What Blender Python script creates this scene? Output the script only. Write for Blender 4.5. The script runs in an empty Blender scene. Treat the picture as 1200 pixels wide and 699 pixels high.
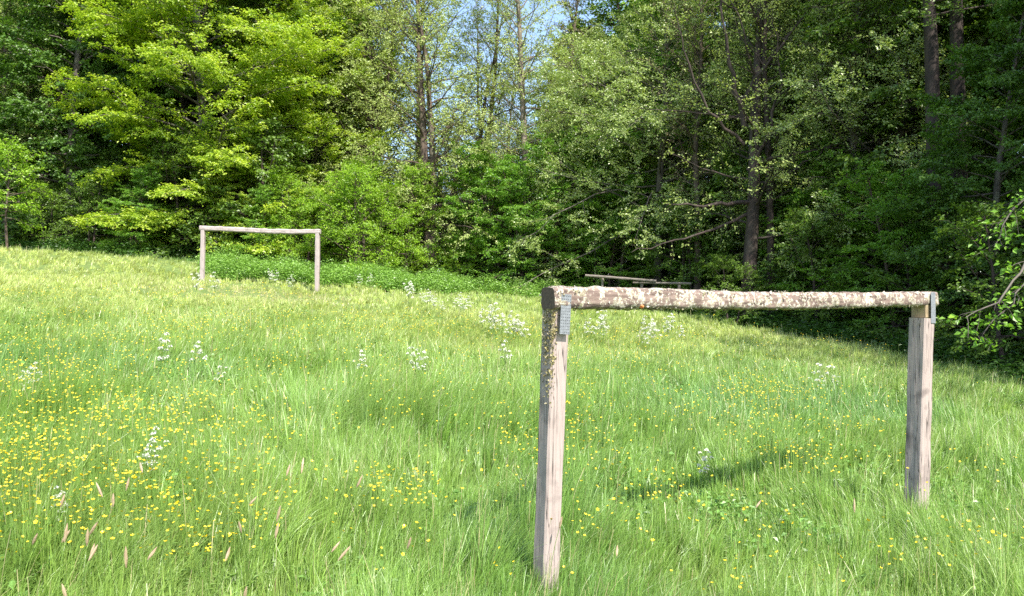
import bpy, math, random
import numpy as np
from mathutils import Vector, Matrix, noise as mnoise

random.seed(7)
rng = np.random.default_rng(11)
D = bpy.data
scene = bpy.context.scene
COL = scene.collection
R = math.radians

# ------------------------------------------------------------------ camera
F = 950.0            # focal length in px of a 1200 px wide picture
HORIZON = 365.0
CAMZ = 1.63
PITCH = math.atan((HORIZON - 349.5) / F)
cam_d = D.cameras.new("camera")
cam_d.sensor_width = 36.0
cam_d.lens = 36.0 * F / 1200.0
cam_d.clip_end = 2000
cam_d.clip_start = 0.05
cam = D.objects.new("camera", cam_d)
COL.objects.link(cam)
cam.location = (0, 0, CAMZ)
cam.rotation_euler = (math.pi / 2 + PITCH, 0, 0)
scene.camera = cam


def at(px, py, Y):
    """world point seen at pixel (px, py) of the 1200x699 photo, at world depth Y"""
    u = (px - 600.0) / F
    v = (349.5 - py) / F
    c, s = math.cos(PITCH), math.sin(PITCH)
    dy = c - v * s
    dz = s + v * c
    k = Y / dy
    return Vector((u * k, Y, CAMZ + dz * k))


# ------------------------------------------------------------------ terrain
EDGE = [(-60, 37), (-35, 34), (-26, 33), (-20, 32.5), (-13, 31.3), (-8, 31), (-3, 32.5), (1.4, 32), (3.2, 29.5), (5.5, 27),
        (7.9, 24.0), (9.6, 19.5), (9.9, 15), (11, 11), (13, 6), (15, 0), (17, -12), (22, -60)]
EP = np.array(EDGE, float)


def smooth(a, b, x):
    t = np.clip((np.asarray(x, float) - a) / (b - a), 0, 1)
    return t * t * (3 - 2 * t)


def terrain(x, y):
    x = np.asarray(x, float)
    y = np.asarray(y, float)
    ye = np.where(y > 34, 34 + 26 * (1 - np.exp(-(y - 34) / 60.0)), y)
    ye = np.where(ye < 3, 3 + (ye - 3) * np.exp(-(3 - ye) / 4.0) * 0.4, ye)
    xe = 28 * np.tanh(x / 28.0)
    z = -0.07 * xe + 0.09 * ye - 0.37 - 0.17
    z = z + 0.5 * smooth(-3, -14, x) * smooth(25.5, 31, y)
    z = z + 0.045 * np.sin(x * 0.9 + 1.3) * np.sin(y * 0.7) + 0.03 * np.sin(x * 0.37 - y * 0.53)
    return z


def edge_side(x, y):
    """signed distance to the meadow edge: > 0 in the forest, < 0 on the meadow"""
    x = np.asarray(x, float)
    y = np.asarray(y, float)
    best = np.full(x.shape, 1e9)
    sign = np.ones(x.shape)
    for i in range(len(EP) - 1):
        a, b = EP[i], EP[i + 1]
        d = b - a
        L = math.hypot(*d)
        t = np.clip(((x - a[0]) * d[0] + (y - a[1]) * d[1]) / L ** 2, 0, 1)
        qx = x - (a[0] + t * d[0])
        qy = y - (a[1] + t * d[1])
        dist = np.hypot(qx, qy)
        cr = d[0] * qy - d[1] * qx
        m = dist < best
        best = np.where(m, dist, best)
        sign = np.where(m, np.where(cr > 0, 1.0, -1.0), sign)
    return best * sign


def vnoise(x, y, s, seed=0):
    """smooth value noise 0..1"""
    x = np.asarray(x, float) / s + seed * 17.3
    y = np.asarray(y, float) / s + seed * 9.1
    xi = np.floor(x).astype(np.int64)
    yi = np.floor(y).astype(np.int64)
    fx = x - xi
    fy = y - yi
    fx = fx * fx * (3 - 2 * fx)
    fy = fy * fy * (3 - 2 * fy)

    def h(a, b):
        n = (a * 374761393 + b * 668265263 + seed * 974711) & 0x7fffffff
        n = ((n ^ (n >> 13)) * 1274126177) & 0x7fffffff
        return ((n ^ (n >> 16)) & 0xffff) / 65535.0
    return (h(xi, yi) * (1 - fx) + h(xi + 1, yi) * fx) * (1 - fy) + (h(xi, yi + 1) * (1 - fx) + h(xi + 1, yi + 1) * fx) * fy


# ------------------------------------------------------------------ materials
def new_mat(name):
    m = D.materials.new(name)
    m.use_nodes = True
    nt = m.node_tree
    nt.nodes.clear()
    return m, nt, nt.nodes, nt.links


def ramp(nodes, stops):
    r = nodes.new("ShaderNodeValToRGB")
    e = r.color_ramp.elements
    while len(e) < len(stops):
        e.new(0.5)
    for k, (p, c) in enumerate(stops):
        e[k].position = p
        e[k].color = (*c, 1)
    return r


# leaf colours are reflectance + transmittance together; deep trees' dark leaves are lifted further in place of haze
LEAF_GAIN = {"beech_leaf": (1.52, 1.38, 2.4), "maple_leaf": (1.5, 1.4, 1.2), "hornbeam_leaf": (1.9, 1.7, 1.7), "alder_leaf": (2.15, 2.15, 2.5),
             "willow_leaf": (1.65, 1.55, 1.6), "hawthorn_leaf": (1.5, 1.4, 1.4), "dark_leaf": (1.95, 1.8, 1.6), "bright_maple_leaf": (1.5, 1.4, 1.4)}


def leaf_mat(name, stops, trans=0.45, gloss=0.025, attr="v", direct=False, tboost=(1.1, 1.15, 0.5)):
    m, nt, N, L = new_mat(name)
    out = N.new("ShaderNodeOutputMaterial")
    at_ = N.new("ShaderNodeAttribute")
    at_.attribute_name = attr
    if stops and name in LEAF_GAIN:
        g_ = LEAF_GAIN[name]
        stops = [(p_, tuple(min(0.8, a_ * b_) for a_, b_ in zip(c_, g_))) for p_, c_ in stops]
    if direct:
        colour = at_.outputs["Color"]
    else:
        r = ramp(N, stops)
        L.new(at_.outputs["Fac"], r.inputs[0])
        colour = r.outputs[0]
    dif = N.new("ShaderNodeBsdfDiffuse")
    tra = N.new("ShaderNodeBsdfTranslucent")
    mul = N.new("ShaderNodeMixRGB")
    mul.blend_type = 'MULTIPLY'
    mul.inputs[0].default_value = 1
    mul.inputs[2].default_value = (*tboost, 1)
    L.new(colour, mul.inputs[1])
    L.new(colour, dif.inputs[0])
    L.new(mul.outputs[0], tra.inputs[0])
    mx = N.new("ShaderNodeMixShader")
    mx.inputs[0].default_value = trans
    L.new(dif.outputs[0], mx.inputs[1])
    L.new(tra.outputs[0], mx.inputs[2])
    gl = N.new("ShaderNodeBsdfGlossy")
    gl.inputs["Roughness"].default_value = 0.42
    gl.inputs["Color"].default_value = (1, 1, 1, 1)
    m2 = N.new("ShaderNodeMixShader")
    m2.inputs[0].default_value = gloss
    L.new(mx.outputs[0], m2.inputs[1])
    L.new(gl.outputs[0], m2.inputs[2])
    L.new(m2.outputs[0], out.inputs[0])
    return m


def bark_mat(name, c1, c2, c3, scale=6.0, stretch=0.18, bump=0.4):
    m, nt, N, L = new_mat(name)
    out = N.new("ShaderNodeOutputMaterial")
    bs = N.new("ShaderNodeBsdfPrincipled")
    bs.inputs["Roughness"].default_value = 0.9
    tc = N.new("ShaderNodeTexCoord")
    mp = N.new("ShaderNodeMapping")
    mp.inputs["Scale"].default_value = (1, 1, stretch)
    n1 = N.new("ShaderNodeTexNoise")
    n1.inputs["Scale"].default_value = scale
    n1.inputs["Detail"].default_value = 8
    n2 = N.new("ShaderNodeTexNoise")
    n2.inputs["Scale"].default_value = scale * 0.35
    n2.inputs["Detail"].default_value = 4
    L.new(tc.outputs["Object"], mp.inputs[0])
    L.new(mp.outputs[0], n1.inputs[0])
    L.new(tc.outputs["Object"], n2.inputs[0])
    r = ramp(N, [(0.3, c1), (0.62, c2)])
    L.new(n1.outputs[0], r.inputs[0])
    r2 = ramp(N, [(0.55, (0, 0, 0)), (0.66, (1, 1, 1))])
    L.new(n2.outputs[0], r2.inputs[0])
    mx = N.new("ShaderNodeMixRGB")
    mx.inputs[2].default_value = (*c3, 1)
    L.new(r2.outputs[0], mx.inputs[0])
    L.new(r.outputs[0], mx.inputs[1])
    L.new(mx.outputs[0], bs.inputs["Base Color"])
    bp = N.new("ShaderNodeBump")
    bp.inputs["Strength"].default_value = bump
    bp.inputs["Distance"].default_value = 0.03
    L.new(n1.outputs[0], bp.inputs["Height"])
    L.new(bp.outputs[0], bs.inputs["Normal"])
    L.new(bs.outputs[0], out.inputs[0])
    return m


M = {}
M["beech_leaf"] = leaf_mat("beech_leaf", [(0, (0.13, 0.24, 0.012)), (0.5, (0.24, 0.36, 0.016)), (1, (0.36, 0.45, 0.03))], 0.5)
M["maple_leaf"] = leaf_mat("maple_leaf", [(0, (0.045, 0.105, 0.018)), (0.6, (0.075, 0.16, 0.025)), (1, (0.12, 0.22, 0.035))], 0.4, 0.03)
M["hornbeam_leaf"] = leaf_mat("hornbeam_leaf", [(0, (0.06, 0.15, 0.015)), (0.6, (0.10, 0.22, 0.02)), (1, (0.17, 0.31, 0.03))], 0.42)
M["alder_leaf"] = leaf_mat("alder_leaf", [(0, (0.12, 0.15, 0.04)), (0.6, (0.19, 0.23, 0.06)), (1, (0.28, 0.31, 0.10))], 0.4)
M["willow_leaf"] = leaf_mat("willow_leaf", [(0, (0.14, 0.20, 0.05)), (0.6, (0.22, 0.30, 0.08)), (1, (0.34, 0.42, 0.16))], 0.4, 0.06)
M["hawthorn_leaf"] = leaf_mat("hawthorn_leaf", [(0, (0.11, 0.22, 0.015)), (0.6, (0.18, 0.32, 0.02)), (1, (0.28, 0.42, 0.04))], 0.45)
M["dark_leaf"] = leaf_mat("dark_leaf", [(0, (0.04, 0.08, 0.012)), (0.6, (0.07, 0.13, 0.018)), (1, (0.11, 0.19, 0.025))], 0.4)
M["bright_maple_leaf"] = leaf_mat("bright_maple_leaf", [(0, (0.13, 0.26, 0.015)), (1, (0.26, 0.42, 0.03))], 0.5)
M["red_bud"] = leaf_mat("red_bud", [(0, (0.28, 0.20, 0.13)), (1, (0.38, 0.36, 0.20))], 0.3)
M["grass"] = leaf_mat("grass_blades", None, 0.42, 0.05, attr="tint", direct=True, tboost=(1.1, 1.15, 0.7))
M["herb"] = leaf_mat("herb_leaf", None, 0.38, 0.03, attr="tint", direct=True, tboost=(1.1, 1.15, 0.6))
M["yellow"] = leaf_mat("buttercup_petal", [(0, (0.66, 0.42, 0.01)), (.5, (0.75, 0.60, 0.02)), (1, (0.80, 0.70, 0.06))], 0.25, 0.04, tboost=(1, 0.95, 0.6))
M["white_petal"] = leaf_mat("white_petal", [(0, (0.66, 0.68, 0.56)), (1, (0.78, 0.78, 0.70))], 0.35, 0.02, tboost=(1, 1, 0.9))
M["stem"] = leaf_mat("green_stem", [(0, (0.12, 0.22, 0.04)), (1, (0.18, 0.28, 0.06))], 0.2)
M["foxtail"] = leaf_mat("foxtail_head", [(0, (0.42, 0.30, 0.20)), (1, (0.52, 0.40, 0.26))], 0.3)
M["bark_grey"] = bark_mat("grey_bark", (0.045, 0.036, 0.03), (0.13, 0.11, 0.09), (0.15, 0.145, 0.105))
M["bark_brown"] = bark_mat("brown_bark", (0.035, 0.024, 0.018), (0.12, 0.085, 0.062), (0.10, 0.09, 0.06))
M["bark_dark"] = bark_mat("dark_bark", (0.02, 0.014, 0.011), (0.065, 0.045, 0.037), (0.055, 0.045, 0.035))
M["bark_pale"] = bark_mat("pale_bark", (0.09, 0.07, 0.052), (0.22, 0.18, 0.14), (0.19, 0.18, 0.13))


# ------------------------------------------------------------------ mesh helpers
def mesh_np(name, V, Q, mats, v=None, tint=None, smooth_=False, matidx=None):
    """V (n,3) verts, Q (m,4) quads (or (m,3) triangles)"""
    V = np.ascontiguousarray(V, np.float32)
    Q = np.ascontiguousarray(Q, np.int32)
    me = D.meshes.new(name)
    k = Q.shape[1]
    me.vertices.add(len(V))
    me.vertices.foreach_set("co", V.ravel())
    me.loops.add(Q.size)
    me.loops.foreach_set("vertex_index", Q.ravel())
    me.polygons.add(len(Q))
    me.polygons.foreach_set("loop_start", np.arange(0, Q.size, k, dtype=np.int32))
    me.polygons.foreach_set("loop_total", np.full(len(Q), k, np.int32))
    me.polygons.foreach_set("use_smooth", np.full(len(Q), bool(smooth_)))
    for m in (mats if isinstance(mats, (list, tuple)) else [mats]):
        me.materials.append(m)
    if matidx is not None:
        me.polygons.foreach_set("material_index", np.asarray(matidx, np.int32))
    if v is not None:
        a = me.attributes.new("v", 'FLOAT', 'FACE')
        a.data.foreach_set("value", np.asarray(v, np.float32))
    if tint is not None:
        a = me.attributes.new("tint", 'FLOAT_COLOR', 'FACE')
        c = np.ones((len(Q), 4), np.float32)
        c[:, :3] = tint
        a.data.foreach_set("color", c.ravel())
    me.update(calc_edges=True)
    return me


def link(name, me, parent=None, **props):
    o = D.objects.new(name, me)
    COL.objects.link(o)
    if parent is not None:
        o.parent = parent
    for k, val in props.items():
        if val is not None:
            o[k] = val
    return o


def empty(name, loc, rz=0.0, label=None, category=None, group=None):
    o = D.objects.new(name, None)
    o.empty_display_size = 0.3
    COL.objects.link(o)
    o.location = loc
    o.rotation_euler = (0, 0, rz)
    if label:
        o["label"] = label
    if category:
        o["category"] = category
    if group:
        o["group"] = group
    return o


class Tubes:
    def __init__(self):
        self.V = []
        self.Q = []
        self.n = 0

    def add(self, pts, radii, sides, rough=0.0):
        pts = np.asarray(pts, float)
        n = len(pts)
        radii = np.asarray(radii, float)
        tan = np.empty_like(pts)
        tan[1:-1] = pts[2:] - pts[:-2]
        tan[0] = pts[1] - pts[0]
        tan[-1] = pts[-1] - pts[-2]
        tan /= np.linalg.norm(tan, axis=1)[:, None] + 1e-9
        mean = tan.mean(0)
        ref = np.array([0, 0, 1.0]) if abs(mean[2]) < 0.8 * np.linalg.norm(mean) + 1e-9 else np.array([1.0, 0, 0])
        u = np.cross(tan, ref)
        u /= np.linalg.norm(u, axis=1)[:, None] + 1e-9
        w = np.cross(tan, u)
        a = np.arange(sides) * (2 * math.pi / sides)
        rr = radii[:, None] * np.ones((n, sides))
        if rough:
            rr = rr * (1 + rng.uniform(-rough, rough, (n, sides)))
        ring = pts[:, None, :] + rr[:, :, None] * (np.cos(a)[None, :, None] * u[:, None, :] + np.sin(a)[None, :, None] * w[:, None, :])
        self.V.append(ring.reshape(-1, 3))
        i = np.arange(n - 1)[:, None] * sides
        j = np.arange(sides)[None, :]
        j2 = (j + 1) % sides
        q = np.stack([i + j, i + j2, i + sides + j2, i + sides + j], -1).reshape(-1, 4) + self.n
        self.Q.append(q)
        self.n += n * sides

    def mesh(self, name, mat):
        return mesh_np(name, np.concatenate(self.V), np.concatenate(self.Q), mat, smooth_=True)


def leaves(P, T, Nn, Ls, Ws, fold=0.18):
    """rhombic leaves: base P, tip direction T, normal Nn, length, width -> V, Q"""
    n = len(P)
    S = np.cross(T, Nn)
    S /= np.linalg.norm(S, axis=1)[:, None] + 1e-9
    Nn = np.cross(S, T)
    V = np.empty((n, 4, 3))
    V[:, 0] = P
    V[:, 1] = P + T * (Ls * 0.45)[:, None] + S * (Ws * 0.5)[:, None] + Nn * (Ls * fold)[:, None]
    V[:, 2] = P + T * Ls[:, None]
    V[:, 3] = P + T * (Ls * 0.45)[:, None] - S * (Ws * 0.5)[:, None] + Nn * (Ls * fold)[:, None]
    Q = np.arange(n * 4).reshape(n, 4)
    return V.reshape(-1, 3), Q


def unit(a):
    return a / (np.linalg.norm(a, axis=-1, keepdims=True) + 1e-9)


# ------------------------------------------------------------------ trees
def grow(start, d, length, n, droop, wander, rs):
    pts = [np.array(start, float)]
    d = np.array(d, float)
    d /= np.linalg.norm(d)
    st = length / n
    for k in range(n):
        d = d + rs.normal(0, wander, 3)
        d[2] -= droop
        d /= np.linalg.norm(d)
        pts.append(pts[-1] + d * st)
    return np.array(pts)


def interp(pts, t):
    x = t * (len(pts) - 1)
    i = min(int(x), len(pts) - 2)
    f = x - i
    return pts[i] * (1 - f) + pts[i + 1] * f, pts[i + 1] - pts[i]


def make_tree(seed, h=15, r=0.2, base=0.1, n1=50, R1=5, prof=None, e_low=5, e_top=60, droop=0.04, n2=12, k2=0.38,
              n3=4, k3=0.45, planar=0.8, per=20, leaf=0.09, wide=0.62, spread=0.09, flat=0.7, wander=0.09, stems=1,
              lean=0.0, trunk_wander=0.03, extra=None, bias=None, leaf_from=0.25, twig_sides=3, min_r=0.005):
    rs = np.random.default_rng(seed)
    tr = Tubes()
    br = Tubes()
    twigs = []          # (p0, p1) short leafy twigs
    prof = prof or (lambda t: max(0.12, math.sin(math.pi * min(1, t * 0.85 + 0.12)) ** 0.7))
    prim = []
    for s in range(stems):
        a0 = rs.uniform(0, 6.28)
        off = np.array([math.cos(a0), math.sin(a0), 0]) * (0.0 if stems == 1 else 0.28)
        d0 = np.array([off[0] * 0.5 + lean, off[1] * 0.5, 1.0])
        tp = grow(off + np.array([0, 0, -0.3]), d0, (h + 0.3) * (1 if s == 0 else rs.uniform(.8, .97)), 14, -0.012, trunk_wander, rs)
        t = np.linspace(0, 1, 15)
        rad = r * (1 if s == 0 else 0.8) * (1 - t) ** 0.8 + 0.015
        rad[0] *= 1.5
        rad[1] *= 1.08
        tr.add(tp, rad, 10, 0.06)
        nn = n1 // stems
        for i in range(nn):
            u = ((i + rs.uniform(0, 1)) / nn)
            t_ = base + (0.99 - base) * u
            p, dd = interp(tp, t_)
            az = i * 2.39996 + rs.normal(0, 0.35) + s * 1.7
            Lb = R1 * prof(u) * rs.uniform(0.7, 1.15)
            if bias is not None:
                Lb *= 1 + bias[1] * math.cos(az - bias[0])
            e = R(e_low + (e_top - e_low) * u + rs.normal(0, 8))
            prim.append((p, np.array([math.cos(az) * math.cos(e), math.sin(az) * math.cos(e), math.sin(e)]), Lb, r * (1 - t_) ** 0.8 * 0.3 + 0.01))
    lists = []
    for p, d, Lb, rb in prim:
        pts = grow(p, d, Lb, 7, droop, wander, rs)
        br.add(pts, np.linspace(min(rb, Lb * 0.013 + 0.008), min_r * 1.2, 8), 5)
        lists.append((pts, Lb))
    for ex in (extra or []):
        pts = np.array(ex[0], float)
        # refine
        rp = [interp(pts, t)[0] for t in np.linspace(0, 1, 13)]
        rp = np.array(rp)
        rp[1:-1] += rs.normal(0, ex[3] if len(ex) > 3 else 0.05, (11, 3))
        br.add(rp, np.linspace(ex[1], max(min_r, ex[1] * 0.15), 13), 7, 0.08)
        lists.append((rp, ex[2]))
    up = np.array([0, 0, 1.0])
    for pts, Lb in lists:
        nn2 = max(3, int(round(n2 * rs.uniform(.8, 1.2))))
        for j in range(nn2):
            s = leaf_from + (1 - leaf_from) * (j + rs.uniform(0, 1)) / nn2
            p, dd = interp(pts, min(s, 0.999))
            dd = dd / np.linalg.norm(dd)
            side = np.cross(dd, up)
            side /= np.linalg.norm(side) + 1e-9
            sg = 1 if j % 2 else -1
            oth = np.cross(side, dd)
            phi = rs.normal(0, 1.3 * (1 - planar) + 0.12)
            lat = sg * side * math.cos(phi) + oth * math.sin(phi)
            an = R(rs.uniform(35, 65))
            d2 = dd * math.cos(an) + lat * math.sin(an)
            L2 = max(0.35, Lb * k2 * (1.15 - 0.75 * s) * rs.uniform(.7, 1.2))
            p2 = grow(p, d2, L2, 4, droop * 0.8, wander, rs)
            br.add(p2, np.linspace(max(min_r * 1.1, 0.005 * L2 + 0.003), min_r * 0.6, 5), twig_sides)
            for k in range(n3):
                s3 = 0.2 + 0.8 * (k + rs.uniform(0, 1)) / n3
                q, de = interp(p2, min(s3, 0.999))
                de = de / np.linalg.norm(de)
                sd = np.cross(de, up)
                sd /= np.linalg.norm(sd) + 1e-9
                ot = np.cross(sd, de)
                ph = rs.normal(0, 1.3 * (1 - planar) + 0.12)
                lt = (1 if k % 2 else -1) * sd * math.cos(ph) + ot * math.sin(ph)
                d3 = de * math.cos(0.8) + lt * math.sin(0.8)
                d3[2] -= droop
                L3 = max(0.16, L2 * k3 * rs.uniform(.6, 1.2))
                twigs.append((q, q + d3 * L3))
            twigs.append((p2[2], p2[4] + (p2[4] - p2[3]) * 0.3))
    tw = np.array(twigs)
    A, B = tw[:, 0], tw[:, 1]
    # thin twig slivers
    n = len(tw)
    seg = B - A
    sd = unit(np.cross(seg, np.array([0.3, 0.2, 1.0])))
    w = min_r * 0.7
    TV = np.stack([A - sd * w, A + sd * w, B + sd * w * .4, B - sd * w * .4], 1).reshape(-1, 3)
    TQ = np.arange(n * 4).reshape(n, 4) + br.n
    br.V.append(TV)
    br.Q.append(TQ)
    br.n += 4 * n
    Lseg = np.linalg.norm(seg, axis=1)
    cnt = np.maximum(1, rs.poisson(np.clip(per * Lseg / 0.5, 1.2, per * 2.4))) if per > 0 else np.zeros(n, int)
    idx = np.repeat(np.arange(n), cnt)
    m = len(idx)
    t = rs.uniform(0.02, 1.05, m)
    T0 = unit(seg)[idx]
    S0 = sd[idx]
    P = A[idx] + seg[idx] * t[:, None] + S0 * rs.normal(0, spread, m)[:, None] + rs.normal(0, spread * 0.3, (m, 3))
    sgn = np.where(rs.uniform(size=m) < .5, 1.0, -1.0)
    T = unit(T0 * rs.uniform(.3, 1.0, m)[:, None] + S0 * (sgn * rs.uniform(.2, 1.1, m))[:, None] + rs.normal(0, .3, (m, 3)) - np.array([0, 0, .18]))
    outw = P.copy()
    outw[:, 2] = 0
    outw = unit(outw)
    Nn = unit(np.array([0, 0, 1.0]) * flat + outw * 0.55 + rs.normal(0, 0.5, (m, 3)) * (1.3 - flat))
    sz = leaf * rs.uniform(.65, 1.25, m)
    V, Q = leaves(P, T, Nn, sz, sz * wide)
    clump = rs.uniform(0, 1, n)[idx]
    vv = np.clip(0.55 * clump + 0.45 * rs.uniform(0, 1, m), 0, 1)
    return tr, br, V, Q, vv, m


KINDS = {}


def build_kind(key, leafm, barkm, **kw):
    tr, br, V, Q, vv, m = make_tree(**kw)
    KINDS[key] = dict(trunk=tr.mesh(key + "_trunk", barkm), branches=br.mesh(key + "_branches", barkm),
                      crown=mesh_np(key + "_crown", V, Q, leafm, v=vv), h=kw.get("h", 15), n=m)


def plant(key, name, X, Y, rz=None, s=1.0, sz=None, label=None, cat="tree", group=None, dz=0.0):
    K = KINDS[key]
    rz = random.uniform(0, 6.28) if rz is None else rz
    e = empty(name, (X, Y, float(terrain(X, Y)) + dz), rz, label, cat, group)
    e.scale = (s, s, sz or s)
    link("trunk", K["trunk"], e)
    link("branches", K["branches"], e)
    link("foliage" if cat == "shrub" else "crown", K["crown"], e)
    return e


def plant_px(key, name, px, Y, **kw):
    return plant(key, name, (px - 600) / F * Y, Y, **kw)


narrow = lambda t: max(0.15, (1 - t) ** 0.6 * (0.6 + 0.4 * min(1, t * 6)))
broad = lambda t: max(0.18, math.sin(math.pi * min(1, t * 0.78 + 0.2)) ** 0.6)
dome = lambda t: max(0.25, (1 - t * t) ** 0.5)

build_kind("beech", M["beech_leaf"], M["bark_grey"], seed=3, h=17.5, r=0.27, base=0.05, n1=130, R1=5.7, prof=broad, e_low=0, e_top=55,
           droop=0.035, n2=17, k2=0.34, n3=4, planar=0.93, per=24, leaf=0.115, spread=0.10, flat=0.8, wander=0.1)
build_kind("maple", M["maple_leaf"], M["bark_grey"], seed=5, h=16.5, r=0.22, base=0.08, n1=74, R1=4.4, prof=broad, e_low=0, e_top=55,
           droop=0.06, n2=15, k2=0.38, n3=4, planar=0.8, per=23, leaf=0.12, wide=0.85, spread=0.1, flat=0.65)
build_kind("hornbeam", M["hornbeam_leaf"], M["bark_brown"], seed=8, h=6.5, r=0.09, base=0.05, n1=54, R1=3.1, prof=dome, e_low=5, e_top=60,
           droop=0.04, n2=10, k2=0.4, n3=4, planar=0.85, per=24, leaf=0.095, spread=0.075, flat=0.75, stems=2)
build_kind("alder", M["alder_leaf"], M["bark_brown"], seed=12, h=17.5, r=0.21, base=0.08, n1=78, R1=4.3, prof=broad, e_low=8, e_top=62,
           droop=0.015, n2=14, k2=0.36, n3=4, planar=0.45, per=10, leaf=0.08, wide=0.75, spread=0.075, flat=0.45, stems=2, wander=0.13)
build_kind("thin_alder", M["alder_leaf"], M["bark_pale"], seed=17, h=18, r=0.16, base=0.25, n1=70, R1=3.2, prof=broad, e_low=15, e_top=65,
           droop=0.0, n2=12, k2=0.38, n3=4, planar=0.4, per=8, leaf=0.075, wide=0.75, spread=0.08, flat=0.45, wander=0.14, trunk_wander=0.02)
build_kind("willow", M["willow_leaf"], M["bark_grey"], seed=21, h=12, r=0.17, base=0.22, n1=74, R1=4.7, prof=dome, e_low=0, e_top=50,
           droop=0.03, n2=14, k2=0.36, n3=4, planar=0.5, per=22, leaf=0.09, wide=0.55, spread=0.085, flat=0.5, wander=0.15, bias=(math.pi, 0.3))
build_kind("hawthorn", M["hawthorn_leaf"], M["bark_brown"], seed=25, h=4.9, r=0.08, base=0.04, n1=70, R1=2.5, prof=dome, e_low=5, e_top=70,
           droop=0.03, n2=11, k2=0.42, n3=4, planar=0.5, per=24, leaf=0.07, wide=0.7, spread=0.08, flat=0.5, stems=3)
build_kind("dark_bush", M["dark_leaf"], M["bark_dark"], seed=29, h=4.5, r=0.06, base=0.02, n1=34, R1=2.4, prof=dome, e_low=5, e_top=65,
           droop=0.03, n2=9, k2=0.42, n3=3, planar=0.7, per=20, leaf=0.10, wide=0.7, spread=0.09, flat=0.7, stems=2)
build_kind("deep", M["dark_leaf"], M["bark_dark"], seed=31, h=18, r=0.2, base=0.08, n1=64, R1=4.2, prof=broad, e_low=0, e_top=55,
           droop=0.04, n2=13, k2=0.38, n3=3, planar=0.75, per=18, leaf=0.15, wide=0.75, spread=0.12, flat=0.65)
build_kind("deep_light", M["hornbeam_leaf"], M["bark_brown"], seed=37, h=17, r=0.17, base=0.15, n1=60, R1=3.9, prof=broad, e_low=5, e_top=60,
           droop=0.03, n2=11, k2=0.38, n3=3, planar=0.7, per=17, leaf=0.14, wide=0.75, spread=0.12, flat=0.6)
build_kind("bright_maple", M["bright_maple_leaf"], M["bark_grey"], seed=41, h=15, r=0.17, base=0.25, n1=60, R1=3.6, prof=dome, e_low=10, e_top=60,
           droop=0.03, n2=11, k2=0.38, n3=4, planar=0.75, per=22, leaf=0.13, wide=0.8, spread=0.1, flat=0.7)
build_kind("bare", M["red_bud"], M["bark_brown"], seed=43, h=14, r=0.12, base=0.3, n1=50, R1=2.6, prof=broad, e_low=25, e_top=70,
           droop=-0.02, n2=11, k2=0.4, n3=4, planar=0.3, per=5, leaf=0.06, spread=0.05, flat=0.3, wander=0.15)
build_kind("young", M["hawthorn_leaf"], M["bark_brown"], seed=47, h=3.3, r=0.035, base=0.38, n1=30, R1=1.35, prof=dome, e_low=0, e_top=60,
           droop=0.02, n2=8, k2=0.42, n3=3, planar=0.75, per=16, leaf=0.085, spread=0.06, flat=0.7)
build_kind("pine", M["dark_leaf"], M["bark_dark"], seed=53, h=19, r=0.24, base=0.5, n1=44, R1=3.3, prof=dome, e_low=-5, e_top=45,
           droop=0.02, n2=11, k2=0.36, n3=4, planar=0.6, per=16, leaf=0.11, wide=0.3, spread=0.09, flat=0.4, trunk_wander=0.012)

K_ = dict(KINDS["thin_alder"])
for k_ in ("trunk", "branches"):
    K_[k_] = K_[k_].copy()
    K_[k_].materials[0] = M["bark_dark"]  # bark colour darkened to stand for shade on the right side
KINDS["shade_alder"] = K_
# the hero trees along the wood's edge --------------------------------------
S_ = dict
plant_px("young", "young_tree", 8, 31.0, rz=0.4, s=1.12, label="small young tree with thin brown stem standing at the meadow's far left edge")
plant_px("alder", "larch_tree", 14, 36.5, rz=1.1, label="tall thin olive tree with open crown behind the small young tree")
plant_px("maple", "maple_tree", 82, 36.2, rz=2.0, label="tall dark green tree between the young tree and the bright beech")
plant_px("maple", "maple_tree", 150, 39.5, rz=4.0, s=1.02, label="dark green tree half hidden behind the left side of the bright beech")
plant_px("beech", "beech_tree", 252, 35.0, rz=0.6, label="huge bright yellow-green beech behind the far goal")
plant_px("beech", "beech_tree", 352, 38.0, rz=2.9, s=0.84, label="smaller yellow-green beech right behind the huge one, above the hawthorn bush")
plant_px("beech", "beech_tree", 285, 34.0, rz=5.0, s=0.36, label="young low beech directly behind the far goal, under the huge one")
plant_px("maple", "maple_tree", 318, 42, rz=1.0, s=1.0, label="dark tree in the gap between the two yellow-green beeches")
for px, Y, s, lab in ((52, 33.6, .62, "low dark green bush right of the young tree"),
                      (103, 33.2, .66, "low layered green bush under the tall dark green tree"),
                      (150, 32.6, .62, "low spreading bush under the left edge of the bright beech"),
                      (212, 34.2, .5, "dark low bush left of the far goal's left post"),
                      (300, 33.0, .55, "low green bush seen through the far goal")):
    plant_px("hornbeam" if px in (150, 300) else "dark_bush", "bush", px, Y, s=s * (.85 if px in (150, 300) else 1.0), label=lab, cat="shrub")
plant_px("hawthorn", "hawthorn_bush", 418, 32.8, rz=0.2, s=1.0, label="big round bright green bush just right of the far goal", cat="shrub")
plant_px("hawthorn", "hawthorn_bush", 352, 33.4, rz=2.2, s=0.8, label="smaller bright green bush behind the far goal's right post", cat="shrub")
plant_px("hawthorn", "hawthorn_bush", 470, 35.2, rz=4.2, s=0.95, label="green bush between the big round bush and the twin-stemmed alder", cat="shrub")
plant_px("alder", "alder_tree", 512, 34.4, rz=0.9, s=1.0, label="olive alder with twin brown trunks right of the round bush")
plant_px("alder", "alder_tree", 448, 38.5, rz=3.1, s=0.98, label="airy olive alder behind the big round bush")
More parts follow.
